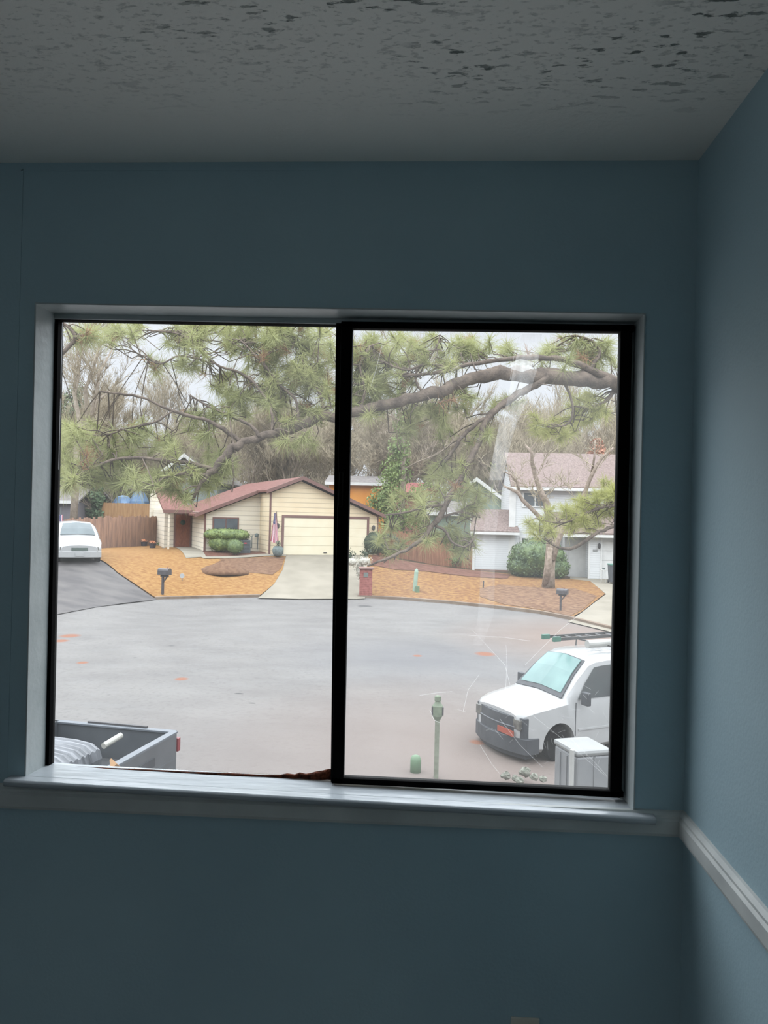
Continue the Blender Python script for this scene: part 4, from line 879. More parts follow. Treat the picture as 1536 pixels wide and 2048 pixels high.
# local: u 0 (tail) .. 5.2 (front), v 0 (far side) .. 1.9 (near side)
MB().box(.06, .06, .74, 2.0, 1.84, .80).build('bed_floor', M_liner, trk)
for v0, v1 in ((0, .07), (1.83, 1.9)): MB().box(.05, v0, .45, 2.05, v1, 1.27).build('bed_side', M_tgrey, trk, bevel=.01)
for v0, v1 in ((-.01, .10), (1.80, 1.91)): MB().box(.02, v0, 1.27, 2.05, v1, 1.30).build('bed_rail_cap', M_railc, trk, bevel=.005)
MB().box(1.98, .05, .74, 2.05, 1.85, 1.30).build('bed_front_wall', M_tgrey, trk)
tg = MB().box(-.03, .08, .70, .05, 1.82, 1.28).build('tailgate', M_tgrey, trk, bevel=.01)
MB().box(-.035, .06, 1.28, .075, 1.84, 1.31).build('tailgate_cap', M_railc, tg, bevel=.005)
MB().box(-.045, .75, 1.0, -.03, 1.15, 1.12).build('tailgate_handle', M_bumper, tg)
for z in (.8, .9): MB().box(-.037, .2, z, -.03, 1.7, z+.03).build('tailgate_crease', M_tgrey, tg)
MB().box(-.18, .0, .48, -.03, 1.9, .66).build('rear_bumper', mat('chrome_bumper', (150, 152, 156), .25, metal=.7), trk, bevel=.02)
for v0 in (-.012, 1.832): MB().box(-.045, v0, 1.0, .06, v0+.08, 1.2).build('tail_light', M_redl, trk, bevel=.01)
MB().box(.5, -.015, 1.30, 1.5, .03, 1.325).build('side_rail', M_metal, trk)
cabp = [(2.05, .45), (5.25, .45), (5.3, 1.02), (4.2, 1.16), (3.6, 1.72), (2.4, 1.76), (2.1, 1.25)]
MB().prism(cabp, .03, 1.87).build('cab', M_tgrey, trk, bevel=.04)
for v in (.015, 1.865): MB().prism([(2.4, 1.2), (4.0, 1.2), (3.55, 1.62), (2.5, 1.64)], v, v+.02).build('cab_window', M_vglass, trk)
for u in (.95, 4.35):
    for s, v in ((1, .12), (-1, 1.78)): wheel(trk, u, v, .38, s)
MB().box(.5, .2, .35, 4.8, 1.7, .5).build('chassis', M_tyre, trk)
tm = Matrix.Translation((-3.91, 11.99, -4.82)) @ Matrix.Rotation(TA, 4, 'Z') @ Matrix.Scale(1.045, 4)
# load in the bed: ribbed cover, white pipe, wood scrap, board
cvr = empty('ribbed_tonneau_cover', tm @ Vector((1.3, .95, .8)), TA, 1.045); tag(cvr, 'folded ribbed grey cover rounded over a load in the truck bed', 'cover')
mb = MB(); prof = [(-.36, .0), (-.38, .14), (-.34, .26), (-.22, .34), (0, .37), (.3, .38), (.65, .38)]
nseg = 34; vs = []
for i in range(nseg+1):
    v = -.42+1.0*i/nseg; rib = .026 if (i//2) % 2 else 0
    for (u, z) in prof: vs.append((u+.12*max(0, v), v, z+(rib if z > .2 else 0)+.02))
k = len(prof); mb.add(vs, [(i*k+j, i*k+j+1, (i+1)*k+j+1, (i+1)*k+j) for i in range(nseg) for j in range(k-1)]+[tuple(range(k)), tuple(range(nseg*k, nseg*k+k)), tuple([i*k for i in range(nseg+1)]+[i*k+k-1 for i in range(nseg, -1, -1)])])
mb.build('ribbed_panel', mat('cover_grey', (172, 176, 182), .4, (110, 114, 120), 14, stretch=(.1, 1, .1)), cvr)
o = MB().tube([P(207, 1492, 11.0), P(242, 1471, 11.35)], .045, 14).build('white_pipe', mat('white_pipe_plastic', (236, 234, 222), .4)); 
tag(o, 'short white plastic pipe lying across the truck bed', 'pipe')
p1, p2 = P(222, 1519, 10.2), P(232, 1537, 10.05); o = MB().tube([p1, p2], [.02, .07], 4).build('wood_offcut', mat('fresh_wood', (214, 164, 110), .8)); tag(o, 'orange-brown wood offcut in the near corner of the truck bed', 'wood offcut')
o = MB().hexa([tm @ Vector(p) for p in [(.9, 1.1, .81), (1.7, 1.05, .81), (.9, 1.7, .81), (1.7, 1.7, .81), (.9, 1.1, .90), (1.7, 1.05, .90), (.9, 1.7, .90), (1.7, 1.7, .90)]]).build('plywood_stack', mat('dirty_plywood', (132, 114, 100), .9)); tag(o, 'dirty brown board lying on the truck bed floor', 'board')

# minivan
mv = empty('white_minivan', (-16.55, 35.6, -2.62), R(119), 1.18); tag(mv, 'white minivan on the asphalt driveway at the left', 'minivan')
ms_ = [(-.02, half(.3, .66, .4, .62, .6, .68, .4, .71, .73)), (.12, half(.22, .82, .35, .70, .74, .76, .5, .80, .82)), (.5, half(.2, .87, .32, .82, .78, .90, .55, .94, .97)), (1.0, half(.2, .88, .3, .92, .80, 1.0, .6, 1.05, 1.08)),
       (1.3, half(.2, .88, .3, .94, .78, 1.18, .6, 1.25, 1.28)), (1.85, half(.2, .88, .3, .96, .70, 1.45, .56, 1.54, 1.58)), (2.3, half(.2, .88, .3, .96, .68, 1.52, .54, 1.62, 1.66)), (4.4, half(.2, .88, .3, .96, .68, 1.5, .54, 1.6, 1.64)), (4.75, half(.3, .84, .4, .96, .66, 1.4, .5, 1.5, 1.52))]
vb = loft(ms_).build('body', M_vwhite, mv); cut(vb, [archcut(.9, -1.2, -.5, .38), archcut(.9, .5, 1.2, .38), archcut(3.8, -1.2, -.5, .38), archcut(3.8, .5, 1.2, .38)])
vb.data.polygons.foreach_set('use_smooth', [True]*len(vb.data.polygons)); vb.modifiers.new('es', 'EDGE_SPLIT').split_angle = R(35)
MB().box(.5, -.6, .2, 4.5, .6, .8).build('wheel_wells', M_tyre, mv)
for x in (.9, 3.8):
    for s in (-1, 1): wheel(mv, x, s*.76, .32, -1 if s > 0 else 1)
offq([[(1.08, y*.68, 1.09+.04*(1-abs(y))) for y in (1, 0, -1)], [(1.45, y*.62, 1.325+.04*(1-abs(y))) for y in (1, 0, -1)], [(1.85, y*.54, 1.545+.04*(1-abs(y))) for y in (1, 0, -1)]], .03, 'windscreen', mat('minivan_windscreen', (120, 136, 140), .25, (104, 120, 124), 2, spec=.4), mv)
g_ = MB().box(-.05, -.3, .52, .0, .3, .63).build('grille', mat('green_grey_grille', (120, 136, 128), .4), mv)
for s in (-1, 1): MB().box(-.0, s*.56-.16, .54, .06, s*.56+.16, .66).build('headlight', M_lens, mv, bevel=.01)
arc_panel(.24, .48, .84, -.12, .16, .2, 'front_bumper', M_vwhite, mv)
MB().box(-.14, -.16, .3, -.11, .16, .42).build('license_plate', M_vwhite, mv)
for s in (-1, 1):
    rows = [[(1.5, s*.87, 1.0), (2.6, s*.87, 1.0), (4.3, s*.87, 1.0)], [(1.95, s*.72, 1.42), (2.6, s*.71, 1.44), (4.2, s*.71, 1.42)]]
    if s > 0: rows = [r[::-1] for r in rows]
    offq(rows, .03, 'side_window', M_vglass, mv)

# ------------------------------------------------------------------ grey cabinet by the van, and the rubble beside it
q = P(1165, 1500, 11.3); zc = street_z(11.3); H = P(1165, 1487, 11.3).z-zc
cab = empty('grey_utility_cabinet', (q.x, q.y, zc), R(20)); tag(cab, 'pale grey ribbed plastic cabinet with rounded lid before the van', 'cabinet')
M_cab = mat('pale_grey_plastic', (178, 180, 180), .45, (164, 166, 168), 3)
MB().box(-.27, -.30, 0, .27, .32, H-.09).build('body', M_cab, cab, bevel=.03)
mb = MB()
for y in (-.18, 0, .18): mb.box(-.285, y-.05, .1, -.26, y+.05, H-.14)
mb.box(.0, -.315, .05, .025, -.29, H-.1); mb.build('rib', M_cab, cab)
MB().box(-.29, -.32, H-.09, .29, .34, H).build('lid', mat('lid_white', (190, 192, 190), .4), cab, bevel=.04)
MB().box(-.36, -.34, 0, -.33, -.26, H+.02).build('corner_post', mat('post_white', (232, 232, 226), .5), cab)
rg = random.Random(31)
for i, (px, py, s, lab) in enumerate([(1012, 1556, .09, 'pale stone'), (1030, 1560, .07, 'pale stone'), (1050, 1550, .11, 'pale stone'), (1068, 1558, .08, 'pale stone'), (1040, 1566, .08, 'pale stone'), (1086, 1562, .07, 'pale stone')]):
    p = SP(px, py); mb = MB().blob((0, 0, s*.5), (s, s*.8, s*.8), rg, 8, 6, .25)
    ds = ['leftmost of the pale stones below the van', 'small pale stone second from the left below the van', 'largest pale stone in the row below the van', 'pale stone just left of the grey cabinet post', 'pale stone nearest the window sill below the van', 'rightmost of the pale stones beside the grey cabinet'][i]
    tag(mb.build('stone', mat('pale_stone', (206, 204, 190), .9, (150, 154, 140), 12), loc=p), ds, 'stone', 'pale stones below the van')

ALB[0] = .74
# ------------------------------------------------------------------ the pine limb outside the window
M_bark = mat('pine_bark', (128, 114, 102), .95, (92, 82, 75), 9, bump=.8, bscale=35)
M_needle = mat('pine_needle', (188, 190, 130), .6, (156, 160, 106), 1.5, transl=.4)
M_needle2 = mat('pine_needle_yellow', (200, 200, 122), .6, (172, 174, 106), 1.5, transl=.4)
M_brownn = mat('dead_needle', (170, 130, 96), .8, transl=.3)
pine = empty('pine_tree', (8.5, 11.5, street_z(11.5))); tag(pine, 'pine limb with long green needles sweeping across the window view', 'pine tree')
pinv = Vector(pine.location)
skeleton = []                                  # sampled points (pos, radius)
def limb(pts, steps=5, n=8, jit=.012, mbx=None, rg=random.Random(5)):
    q = [(P(px, py, Y), r*1.12*Y/FPX) for px, py, r, Y in pts]; out = []
    for i in range(len(q)-1):
        p0 = q[max(i-1, 0)][0]; p1 = q[i][0]; p2 = q[i+1][0]; p3 = q[min(i+2, len(q)-1)][0]
        for s in range(steps):
            t = s/steps; a = .5*((2*p1)+(p2-p0)*t+(2*p0-5*p1+4*p2-p3)*t*t+(3*p1-p0-3*p2+p3)*t**3)
            r = q[i][1]*(1-t)+q[i+1][1]*t; a = a+Vector((rg.gauss(0, 1), rg.gauss(0, 1), rg.gauss(0, 1)))*min(jit, r*.25); out.append((a, r*rg.uniform(.88, 1.12)))
    out.append(q[-1]); skeleton.extend(out)
    mbx.tube([p-pinv for p, r in out], [r for p, r in out], n); return out
wood = MB()
trunk = [(8.9, 11.8, street_z(11.8)-.2), (8.7, 11.6, -2), (8.4, 11.4, 1), (8.2, 11.2, 4), (8.3, 11.3, 8)]
wood.tube([Vector(p)-pinv for p in trunk], [.32, .27, .24, .2, .12], 12)
limb([(1900, 930, 20, 11.2), (1650, 880, 18, 10.6), (1450, 830, 15, 10), (1300, 795, 13, 9.5), (1222, 768, 12, 9.2), (1150, 757, 14, 9), (1080, 750, 14, 8.8), (1000, 748, 12, 8.6), (930, 760, 11, 8.5), (880, 780, 11, 8.4), (800, 803, 10, 8.3), (740, 818, 10, 8.2), (690, 830, 9.5, 8.1), (640, 838, 9, 8.0), (580, 860, 8, 7.9), (500, 880, 7, 7.8), (462, 900, 8, 7.7), (430, 935, 6, 7.65), (402, 965, 4, 7.6), (385, 1000, 2.5, 7.6)], mbx=wood, n=10)
br = [
 [(1250, 775, 8, 9.3), (1180, 738, 7, 9.0), (1110, 718, 5, 8.8), (1040, 717, 5, 8.7), (960, 725, 4, 8.6), (900, 740, 4, 8.5), (850, 748, 3, 8.4), (800, 752, 2, 8.3)],
 [(900, 738, 3, 8.5), (850, 730, 2.5, 8.4), (810, 740, 2, 8.3), (770, 725, 1.5, 8.3)],
 [(1100, 752, 7, 8.8), (1060, 775, 7, 8.7), (1010, 805, 6, 8.6), (975, 836, 6, 8.5), (962, 880, 5.5, 8.4), (935, 932, 5, 8.3), (905, 985, 5, 8.25), (880, 1030, 6, 8.2), (855, 1065, 4, 8.15), (820, 1095, 3, 8.1), (780, 1115, 2.5, 8.05), (735, 1132, 1.5, 8)],
 [(978, 832, 4, 8.5), (935, 862, 4, 8.45), (908, 898, 3, 8.4), (890, 925, 2, 8.4)],
 [(890, 1010, 3, 8.2), (850, 1015, 2.5, 8.15), (810, 1025, 2, 8.1), (770, 1030, 1.5, 8.1)],
 [(870, 1050, 3, 8.2), (890, 1062, 2.5, 8.2), (905, 1085, 2, 8.2), (930, 1093, 1.5, 8.25), (950, 1075, 1, 8.3)],
 [(870, 1040, 3, 8.2), (920, 1025, 2, 8.3), (960, 1035, 1.5, 8.3)],
 [(478, 884, 5, 7.8), (450, 858, 4.5, 7.75), (405, 838, 4, 7.7), (345, 822, 3, 7.65), (290, 797, 2.5, 7.6), (240, 788, 2.5, 7.6), (200, 783, 1.5, 7.6)],
 [(425, 938, 4, 7.65), (370, 926, 4, 7.6), (300, 918, 3.5, 7.5), (245, 916, 3, 7.45), (200, 930, 2.5, 7.4), (160, 950, 2, 7.4), (135, 962, 1, 7.35)],
 [(412, 950, 3.5, 7.6), (370, 948, 3, 7.55), (330, 955, 2.5, 7.5), (290, 975, 2, 7.5), (240, 982, 1.5, 7.5)],
 [(345, 822, 2, 7.65), (310, 845, 2, 7.6), (260, 855, 1.5, 7.55), (215, 870, 1.2, 7.5)],
 [(520, 874, 4, 7.8), (500, 850, 3, 7.85), (455, 830, 2.5, 7.9), (415, 812, 2, 7.95), (380, 790, 1.5, 8)],
 [(545, 868, 3.5, 7.85), (543, 820, 2.5, 7.9), (512, 770, 2.5, 8), (478, 745, 2.5, 8.1), (428, 727, 2, 8.1), (393, 690, 2, 8.2), (358, 668, 1.5, 8.2), (310, 662, 1, 8.2)],
 [(428, 727, 2, 8.1), (360, 711, 1.8, 8.1), (326, 727, 1.5, 8.1), (297, 719, 1.2, 8.1), (256, 694, 1, 8.1)],
 [(600, 855, 3, 7.9), (590, 800, 2.5, 8), (560, 770, 2, 8.1), (520, 720, 2, 8.1), (480, 680, 1.5, 8.2)],
 [(650, 840, 3, 8), (640, 790, 2.5, 8.1), (610, 740, 2, 8.1), (600, 690, 1.5, 8.2), (560, 660, 1, 8.2)],
 [(720, 822, 3, 8.15), (730, 780, 2.5, 8.2), (720, 730, 2, 8.2), (745, 690, 1.5, 8.3)],
 [(850, 790, 3, 8.35), (830, 750, 2, 8.4), (870, 700, 1.5, 8.4), (880, 670, 1, 8.5)],
 [(1180, 738, 4, 9), (1200, 705, 3, 9.1), (1180, 680, 2, 9.1), (1150, 670, 1.5, 9.1)],
 [(1120, 752, 3, 8.9), (1140, 790, 2.5, 9), (1145, 830, 2, 9), (1130, 850, 1.5, 9), (1100, 855, 1, 9)],
 [(1230, 775, 5, 9.3), (1215, 800, 3, 9.2), (1180, 815, 2, 9.2), (1150, 812, 1.5, 9.1)],
 [(1450, 1000, 6, 10.2), (1300, 1015, 5, 9.9), (1228, 1052, 3.5, 9.7), (1190, 1068, 3, 9.6), (1150, 1094, 3, 9.6), (1120, 1096, 2.5, 9.6), (1090, 1078, 2, 9.6)],
 [(1300, 1015, 4, 9.9), (1240, 1010, 2.5, 9.8), (1190, 1020, 2, 9.7), (1130, 1045, 1.5, 9.7), (1080, 1040, 1, 9.7)],
 [(118, 640, 2, 7.5), (150, 670, 3, 7.5), (130, 700, 4, 7.5), (60, 760, 5, 7.4)],
 [(470, 905, 2, 7.7), (462, 860, 1.5, 7.7), (460, 840, .8, 7.7)],
 [(462, 915, 2.5, 7.7), (468, 950, 2, 7.7), (464, 985, 1, 7.7)],
 [(1650, 880, 8, 10.6), (1560, 960, 7, 10.4), (1450, 1000, 6, 10.2)],
]
for b_ in br: limb(b_, mbx=wood, n=6, steps=4)
wood.build('limb', M_bark, pine, smooth=True)
rg = random.Random(77)
blobs = [(600, 690, 75, 55, 8.0, 46), (520, 670, 70, 42, 8.2, 32), (430, 662, 60, 28, 8.2, 24), (360, 668, 40, 22, 8.1, 10), (560, 760, 75, 50, 8.0, 36), (470, 762, 40, 30, 8, 12), (640, 760, 35, 70, 8, 26), (395, 725, 30, 18, 8, 5), (250, 658, 50, 18, 8.1, 13), (170, 668, 45, 22, 7.6, 10), (330, 720, 60, 25, 8.1, 6),
         (420, 825, 55, 22, 7.8, 10), (500, 812, 45, 25, 7.9, 12), (580, 820, 40, 20, 7.9, 8), (160, 890, 42, 60, 7.5, 20), (230, 938, 65, 32, 7.45, 20), (150, 955, 30, 25, 7.4, 9), (330, 888, 30, 20, 7.6, 8), (390, 965, 55, 32, 7.55, 18), (300, 962, 50, 20, 7.5, 14), (260, 868, 40, 18, 7.55, 10), (440, 935, 30, 35, 7.7, 12), (600, 880, 45, 18, 8, 6), (210, 910, 60, 40, 7.45, 9), (340, 950, 40, 30, 7.5, 7), (400, 870, 30, 18, 7.7, 5),
         (740, 705, 45, 38, 8.25, 28), (730, 785, 40, 45, 8.15, 30), (800, 700, 60, 32, 8.4, 20), (880, 700, 60, 34, 8.5, 26), (960, 690, 50, 22, 8.6, 14), (850, 840, 60, 34, 8.5, 18), (900, 800, 50, 26, 8.5, 13), (1025, 705, 30, 22, 8.7, 7), (1000, 800, 30, 20, 8.7, 5), (780, 770, 50, 30, 8.3, 16),
         (1130, 700, 40, 28, 9, 12), (1195, 715, 40, 40, 9.1, 26), (955, 870, 28, 26, 8.4, 6), (900, 955, 46, 38, 8.3, 13), (830, 1005, 55, 38, 8.15, 11), (920, 1085, 38, 26, 8.25, 10), (790, 1075, 40, 26, 8.1, 8), (955, 1000, 36, 38, 8.3, 14), (870, 1060, 40, 24, 8.2, 8), (1090, 700, 40, 20, 8.9, 5)]
blobs_y = [(1175, 812, 55, 30, 9.2, 26), (1110, 855, 36, 26, 9, 12), (1080, 850, 25, 30, 8.9, 7), (1190, 1000, 42, 28, 9.8, 24), (1130, 1035, 45, 24, 9.7, 20), (1080, 1055, 36, 18, 9.6, 10), (1215, 970, 18, 26, 9.8, 8), (1180, 1055, 40, 20, 9.6, 6)]
def needles(blobs, name, m, nn, L, seed, twigs, par=pine, pv=pinv, skel=skeleton, width=.0028):
    rg = random.Random(seed); V = []; F = []; sk = np.array([tuple(p) for p, r in skel])
    for cx, cy, rx, ry, Y, n in blobs:
        for _ in range(n):
            while True:
                a, b = rg.uniform(-1, 1), rg.uniform(-1, 1)
                if a*a+b*b < 1: break
            c = P(cx+a*rx, cy+b*ry, Y+.42+rg.gauss(0, .33)); ds = ((sk-np.array(c))**2).sum(1); near = Vector(sk[int(np.argsort(ds)[rg.randrange(9)])])
            d = c-near; l = d.length
            mid = near+d*.5+Vector((rg.gauss(0, .06), rg.gauss(0, .06), -.12*l+rg.gauss(0, .04)))
            twigs.tube([near-pv, near*.5+mid*.5-pv+Vector((0, 0, .02)), mid-pv, c*.6+mid*.4-pv, c-pv], [.007, .006, .0055, .005, .004], 4, False)
            ax = (c-mid).normalized(); ax = (ax+Vector((rg.gauss(0, .3), rg.gauss(0, .3), rg.gauss(.25, .3)))).normalized()
            for k in range(nn):
                s = rg.uniform(-.16, .02); base = c+ax*s
                e = (ax*rg.uniform(.1, 1.0)+Vector((rg.gauss(0, .6), rg.gauss(0, .6), rg.gauss(-.05, .6)))).normalized()
                ln = L*rg.uniform(.7, 1.15); tip = base+e*ln+Vector((0, 0, -.02)); sd = e.cross(Vector((rg.gauss(0, 1), rg.gauss(0, 1), rg.gauss(0, 1)))).normalized()*width
                i = len(V); V += [tuple(base-sd-pv), tuple(base+sd-pv), tuple(tip-pv)]; F.append((i, i+1, i+2))
    mb = MB(); mb.v = V; mb.f = F; o = mb.build(name, m, par, recalc=False); o['kind'] = 'stuff'; return o
tw = MB()
needles(blobs, 'needles', M_needle, 120, .19, 1, tw)
needles(blobs_y, 'needles', M_needle2, 110, .17, 2, tw)
needles([(x, y, rx, ry, Y, max(1, n//8)) for x, y, rx, ry, Y, n in blobs], 'dead_needles', M_brownn, 60, .16, 3, tw)
tw.build('twigs', M_bark, pine)['kind'] = 'stuff'

# ------------------------------------------------------------------ other trees
M_gbark = mat('grey_bark', (168, 154, 138), .95, (138, 126, 112), 5, bump=.4)
M_pbark = mat('pale_bark', (186, 174, 158), .95, (156, 144, 128), 4)
M_twig = mat('bare_twig', (182, 170, 146), .95, (156, 145, 124), .4)
def grow(mb, tw, p, d, L, r, depth, rg, spread=.5, up=.12, fine=3, droop=0):
    n = 4 if depth > 1 else 2; pts = [p]; rad = [r]; q = p.copy(); dd = d.copy()
    for i in range(n):
        dd = (dd+Vector((rg.gauss(0, .12), rg.gauss(0, .12), rg.gauss(0, .08)+up*.3))).normalized(); q = q+dd*(L/n); pts.append(q.copy()); rad.append(r*(1-.5*(i+1)/n))
    (mb if depth > fine-1 else tw).tube(pts, rad, 7 if depth > 3 else (4 if depth > 1 else 3), False)
    if depth == 0: return
    k = rg.choice((3, 4)) if depth > 1 else 4
    for i in range(k):
        t = rg.uniform(.35, 1) if i else 1.0; j = min(int(t*n), n); b = pts[j]
        sd = Vector((rg.gauss(0, 1), rg.gauss(0, 1), rg.gauss(0, .5))).normalized(); nd = (dd+sd*spread*rg.uniform(.7, 1.5)+Vector((0, 0, up))).normalized()
        grow(mb, tw, b, nd, L*rg.uniform(.58, .8), max(rad[j]*.62, .013), depth-1, rg, spread, up, fine)
def bare_tree(h, seed, r=.16, depth=7, spread=.55, bark=M_gbark, trunkfrac=.32):
    rg = random.Random(seed); t = empty('bare_tree'); mb = MB(); tw = MB(); L = h*trunkfrac
    grow(mb, tw, Vector((0, 0, -.3)), Vector((rg.gauss(0, .05), rg.gauss(0, .05), 1)), L, r, depth, rg, spread, .14)
    mb.build('trunk', bark, t, smooth=True, recalc=False); tw.build('twigs', M_twig, t, recalc=False)['kind'] = 'stuff'; return t
protos = [bare_tree(17, s, r=.19, depth=7, spread=sp_) for s, sp_ in ((1, .5), (2, .6), (3, .45), (4, .62))]
rg = random.Random(12); first = [True]*4; used_px = []
spots = []
for row, (Y, n) in enumerate(((66, 15), (78, 17), (92, 18), (108, 20), (126, 22))):
    for i in range(n):
        px = 60+(1260-60)*(i+rg.uniform(.15, .85))/n; spots.append((px, Y+rg.uniform(-4, 4), row))
n0 = 0
for px, Y, row in spots:
    x = P(px, 1030, Y).x
    hscale = rg.uniform(.8, 1.12)
    if 200 < px < 460: hscale *= .72                 # the gap of open sky left of the middle
    if 880 < px < 1040: hscale *= .9
    if px > 1040: hscale *= .95
    if row >= 3: hscale *= 1.15
    k = rg.randrange(4); o = protos[k] if first[k] else copy_tree(protos[k]); first[k] = False
    o.location = (x, Y, tz(x, Y)); o.rotation_euler = (0, 0, rg.uniform(0, 6.28)); o.scale = (hscale*rg.uniform(1, 1.25), hscale*rg.uniform(1, 1.25), hscale)
    reg = ['left of the yellow house, beyond the fences', 'behind the roof of the yellow house', 'in the gap between the two houses', 'behind the roof of the white house'][0 if px < 330 else 1 if px < 700 else 2 if px < 960 else 3]
    tag(o, 'bare grey-brown winter woodland tree '+reg, 'tree', 'bare trees '+reg)
# individual trees with a look of their own
def tree_at(px, py, Y, h, seed, label, r=.16, depth=7, spread=.5, bark=M_pbark, tf=.32, twm=None, name='bare_tree'):
    t = bare_tree(h, seed, r, depth, spread, bark, tf); x = P(px, py, Y).x; t.location = (x, Y, tz(x, Y)-.1); t.name = name; tag(t, label, 'tree')
    if twm:
        for c_ in t.children:
            if c_.name.startswith('twigs'): c_.data.materials[0] = twm
    return t
# pale multi-stem tree at far left
t = empty('pale_multistem_tree', (P(152, 1020, 56).x, 56, tz(P(152, 1020, 56).x, 56))); tag(t, 'pale trunked tree with several upright stems at the far left', 'tree')
mb = MB(); tw = MB(); rg = random.Random(50); L0 = Vector(t.location)
for pl_ in ([(150, 1040, 8), (152, 960, 7.5), (156, 900, 7), (163, 850, 5), (158, 790, 4), (157, 745, 3), (150, 690, 2)], [(158, 880, 6), (170, 830, 4), (172, 780, 3.5), (185, 740, 3), (195, 700, 2), (205, 660, 1)], [(163, 850, 4), (182, 830, 3.5), (190, 790, 3), (200, 750, 2.5), (225, 700, 1.5)], [(165, 860, 3), (178, 835, 3), (196, 800, 2.5), (215, 780, 2)]):
    pts = [P(a, b, 56)+Vector((0, rg.gauss(0, .3), 0)) for a, b, c_ in pl_]; mb.tube([p-L0 for p in pts], [c_*56/FPX for a, b, c_ in pl_], 8)
    for p in pts[2:]:
        for _ in range(3): grow(tw, tw, p-L0, Vector((rg.gauss(0, .6), rg.gauss(0, .5), .8)).normalized(), 2.0, .035, 3, rg, .6, .12)
mb.build('stem', M_pbark, t, smooth=True); tw.build('twigs', M_twig, t, recalc=False)['kind'] = 'stuff'
# crape-myrtle like bare tree right behind the yellow house ridge
tree_at(640, 960, 62, 8, 61, 'spreading bare tree just behind the garage roof peak', r=.14, spread=.7, bark=M_gbark, tf=.25)
tree_at(560, 960, 68, 11, 62, 'tall bare tree behind the middle of the yellow house roof', r=.13, spread=.5, bark=M_gbark)
for px, Y, h, sd, lab in ((262, 69, 15, 81, 'tall thin bare tree rising into open sky left of the chimney'), (430, 74, 17, 82, 'tall thin bare tree above the brown roof of the yellow house'), (905, 70, 16, 83, 'tall thin bare tree above the sage green houses'), (1150, 72, 17, 84, 'tall thin bare tree rising behind the white house ridge')):
    tree_at(px, 960, Y, h, sd, lab, r=.12, spread=.42, bark=M_gbark, tf=.34)
# yard tree in front of the white house
M_lichen = mat('lichen_bark', (168, 152, 138), .95, (130, 116, 100), 6, bump=.6, bscale=12)
c = G(1102, 1178); yt = empty('yard_tree', (c.x, c.y, c.z-.1)); tag(yt, 'twin-trunked bare tree standing in the leafy lawn at right', 'tree'); YL = Vector(yt.location); Yt = c.y
mb = MB(); tw = MB(); rg = random.Random(55)
for pl_ in ([(1098, 1180, 14), (1100, 1140, 11), (1103, 1095, 10), (1104, 1060, 9), (1098, 1030, 8), (1092, 1005, 7), (1082, 985, 6), (1072, 955, 4.5), (1064, 925, 4), (1062, 905, 3), (1050, 890, 2)], [(1104, 1120, 7), (1115, 1080, 7), (1128, 1055, 6), (1142, 1035, 5), (1165, 1005, 5), (1180, 960, 4), (1190, 935, 3.5), (1205, 915, 3), (1228, 895, 2)],
            [(1103, 1062, 6), (1085, 1040, 5), (1065, 1020, 4), (1045, 1000, 4), (1035, 985, 3.5), (1008, 972, 2)], [(1040, 992, 3), (1035, 965, 2.5), (1022, 950, 2), (1005, 942, 1.5)], [(1062, 905, 2), (1060, 900, 2), (1072, 885, 1.5), (1085, 872, 1)], [(1092, 1170, 7), (1096, 1130, 6), (1100, 1095, 5)], [(1185, 945, 2.5), (1188, 915, 2), (1190, 880, 1.5)]):
    pts = [P(a, b, Yt)+Vector((0, rg.gauss(0, .12), 0)) for a, b, c_ in pl_]; mb.tube([p-YL for p in pts], [c_*Yt/FPX for a, b, c_ in pl_], 9)
    for p in pts[4:]:
        grow(tw, tw, p-YL, Vector((rg.gauss(0, .7), rg.gauss(0, .5), .7)).normalized(), 1.1, .02, 3, rg, .65, .1)
mb.build('trunk', M_lichen, yt, smooth=True); tw.build('twigs', M_twig, yt, recalc=False)['kind'] = 'stuff'
# ivy covered tree
M_ivy = mat('ivy_leaf', (146, 164, 96), .6, (106, 128, 70), 1.2, transl=.25)
x = P(800, 1060, 57).x; t = empty('ivy_covered_tree', (x, 57, tz(x, 57))); tag(t, 'tall tree wrapped in green ivy between the two houses', 'tree'); L0 = Vector(t.location)
mb = MB().tube([(0, 0, -.2), (.1, 0, 6), (-.1, 0, 10), (.2, 0, 15)], [.3, .25, .2, .08], 9); mb.build('trunk', M_gbark, t, smooth=True)
iv = MB(); rg = random.Random(8)
for px, py, rx, ry, n in ((800, 850, 16, 40, 500), (798, 905, 26, 40, 700), (790, 950, 36, 40, 900), (775, 990, 38, 40, 900), (790, 1035, 45, 38, 1000), (760, 1010, 30, 30, 500), (830, 1040, 30, 28, 450), (785, 1080, 30, 22, 400), (798, 800, 12, 35, 260), (845, 985, 30, 26, 300)):
    p = P(px, py, 57)-L0; k = 57/FPX; iv.leaves(p, (rx*k, rx*k*.8, ry*k), n, .24, rg, .3)
iv.build('ivy', M_ivy, t, recalc=False)['kind'] = 'stuff'
tw = MB()
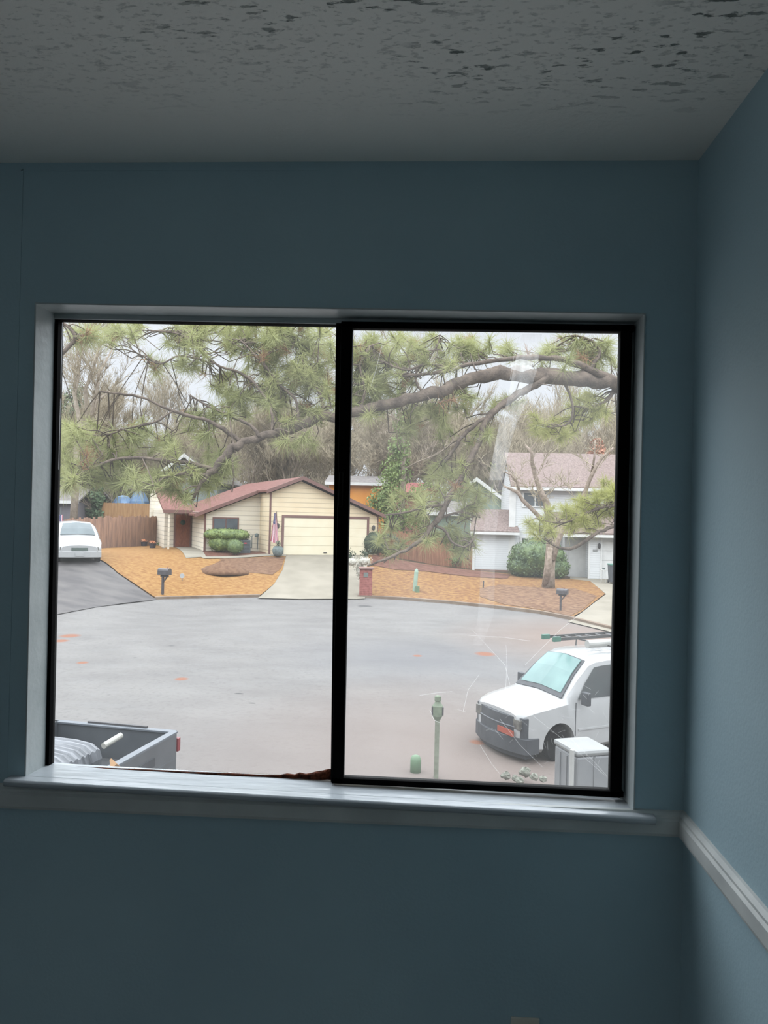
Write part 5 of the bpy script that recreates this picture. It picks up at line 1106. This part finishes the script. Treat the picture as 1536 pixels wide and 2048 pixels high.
for i in range(7): grow(tw, tw, Vector((0, 0, 6+i*1.2)), Vector((rg.gauss(0, 1), rg.gauss(0, .6), .5)).normalized(), 2.6, .06, 4, rg, .5, .1)
tw.build('branches', M_gbark, t, recalc=False)['kind'] = 'stuff'
# evergreen masses at left and a russet tree behind the white house
def evergreen(px, Y, h, w_, seed, label, m, name='evergreen_tree', z0=.2):
    x = P(px, 1030, Y).x; t = empty(name, (x, Y, tz(x, Y))); tag(t, label, 'tree'); rg = random.Random(seed)
    MB().tube([(0, 0, -.2), (.1, 0, h*.9)], [.18, .05], 8).build('trunk', M_gbark, t); f = MB()
    for i in range(14):
        a = i/13; f.leaves((rg.gauss(0, w_*.25), rg.gauss(0, w_*.25), h*(z0+(1-z0)*a)), (w_*(.62-.4*a), w_*(.6-.4*a), h*.12), 420, .34, rg, .3)
    f.build('foliage', m, t, recalc=False)['kind'] = 'stuff'
    tw = MB()
    for i in range(6): grow(tw, tw, Vector((0, 0, h*(.3+.1*i))), Vector((rg.gauss(0, 1), rg.gauss(0, 1), .6)).normalized(), w_*.9, .05, 3, rg, .5, .1)
    tw.build('branches', M_gbark, t, recalc=False)['kind'] = 'stuff'
M_ever = mat('dull_evergreen', (130, 142, 106), .8, (104, 118, 84), .6, transl=.2)
M_russet = mat('russet_leaf', (206, 152, 124), .8, (182, 128, 104), .8, transl=.25)
evergreen(192, 62, 4.6, 1.4, 71, 'dark narrow evergreen beside the outbuilding at left', mat('dark_evergreen', (96, 118, 84), .8, (72, 94, 64), .6))
evergreen(135, 74, 13, 4.0, 72, 'pale green tall evergreen at the far left edge of the view', M_ever)
evergreen(1175, 70, 8.4, 3.6, 73, 'russet leaved tree behind the white house roof', M_russet, 'russet_tree', .3)
evergreen(1130, 74, 7.6, 3.2, 74, 'smaller russet tree left of the larger russet one', M_russet, 'russet_tree', .3)
evergreen(1010, 64, 6.5, 2.4, 75, 'yellow-green tree at the left end of the white house roof', mat('olive_leaf', (172, 170, 122), .8, (146, 146, 100), .6, transl=.2), 'olive_tree', .3)
print('objects', len(bpy.data.objects), 'tris approx', sum(len(m.polygons) for m in bpy.data.meshes))
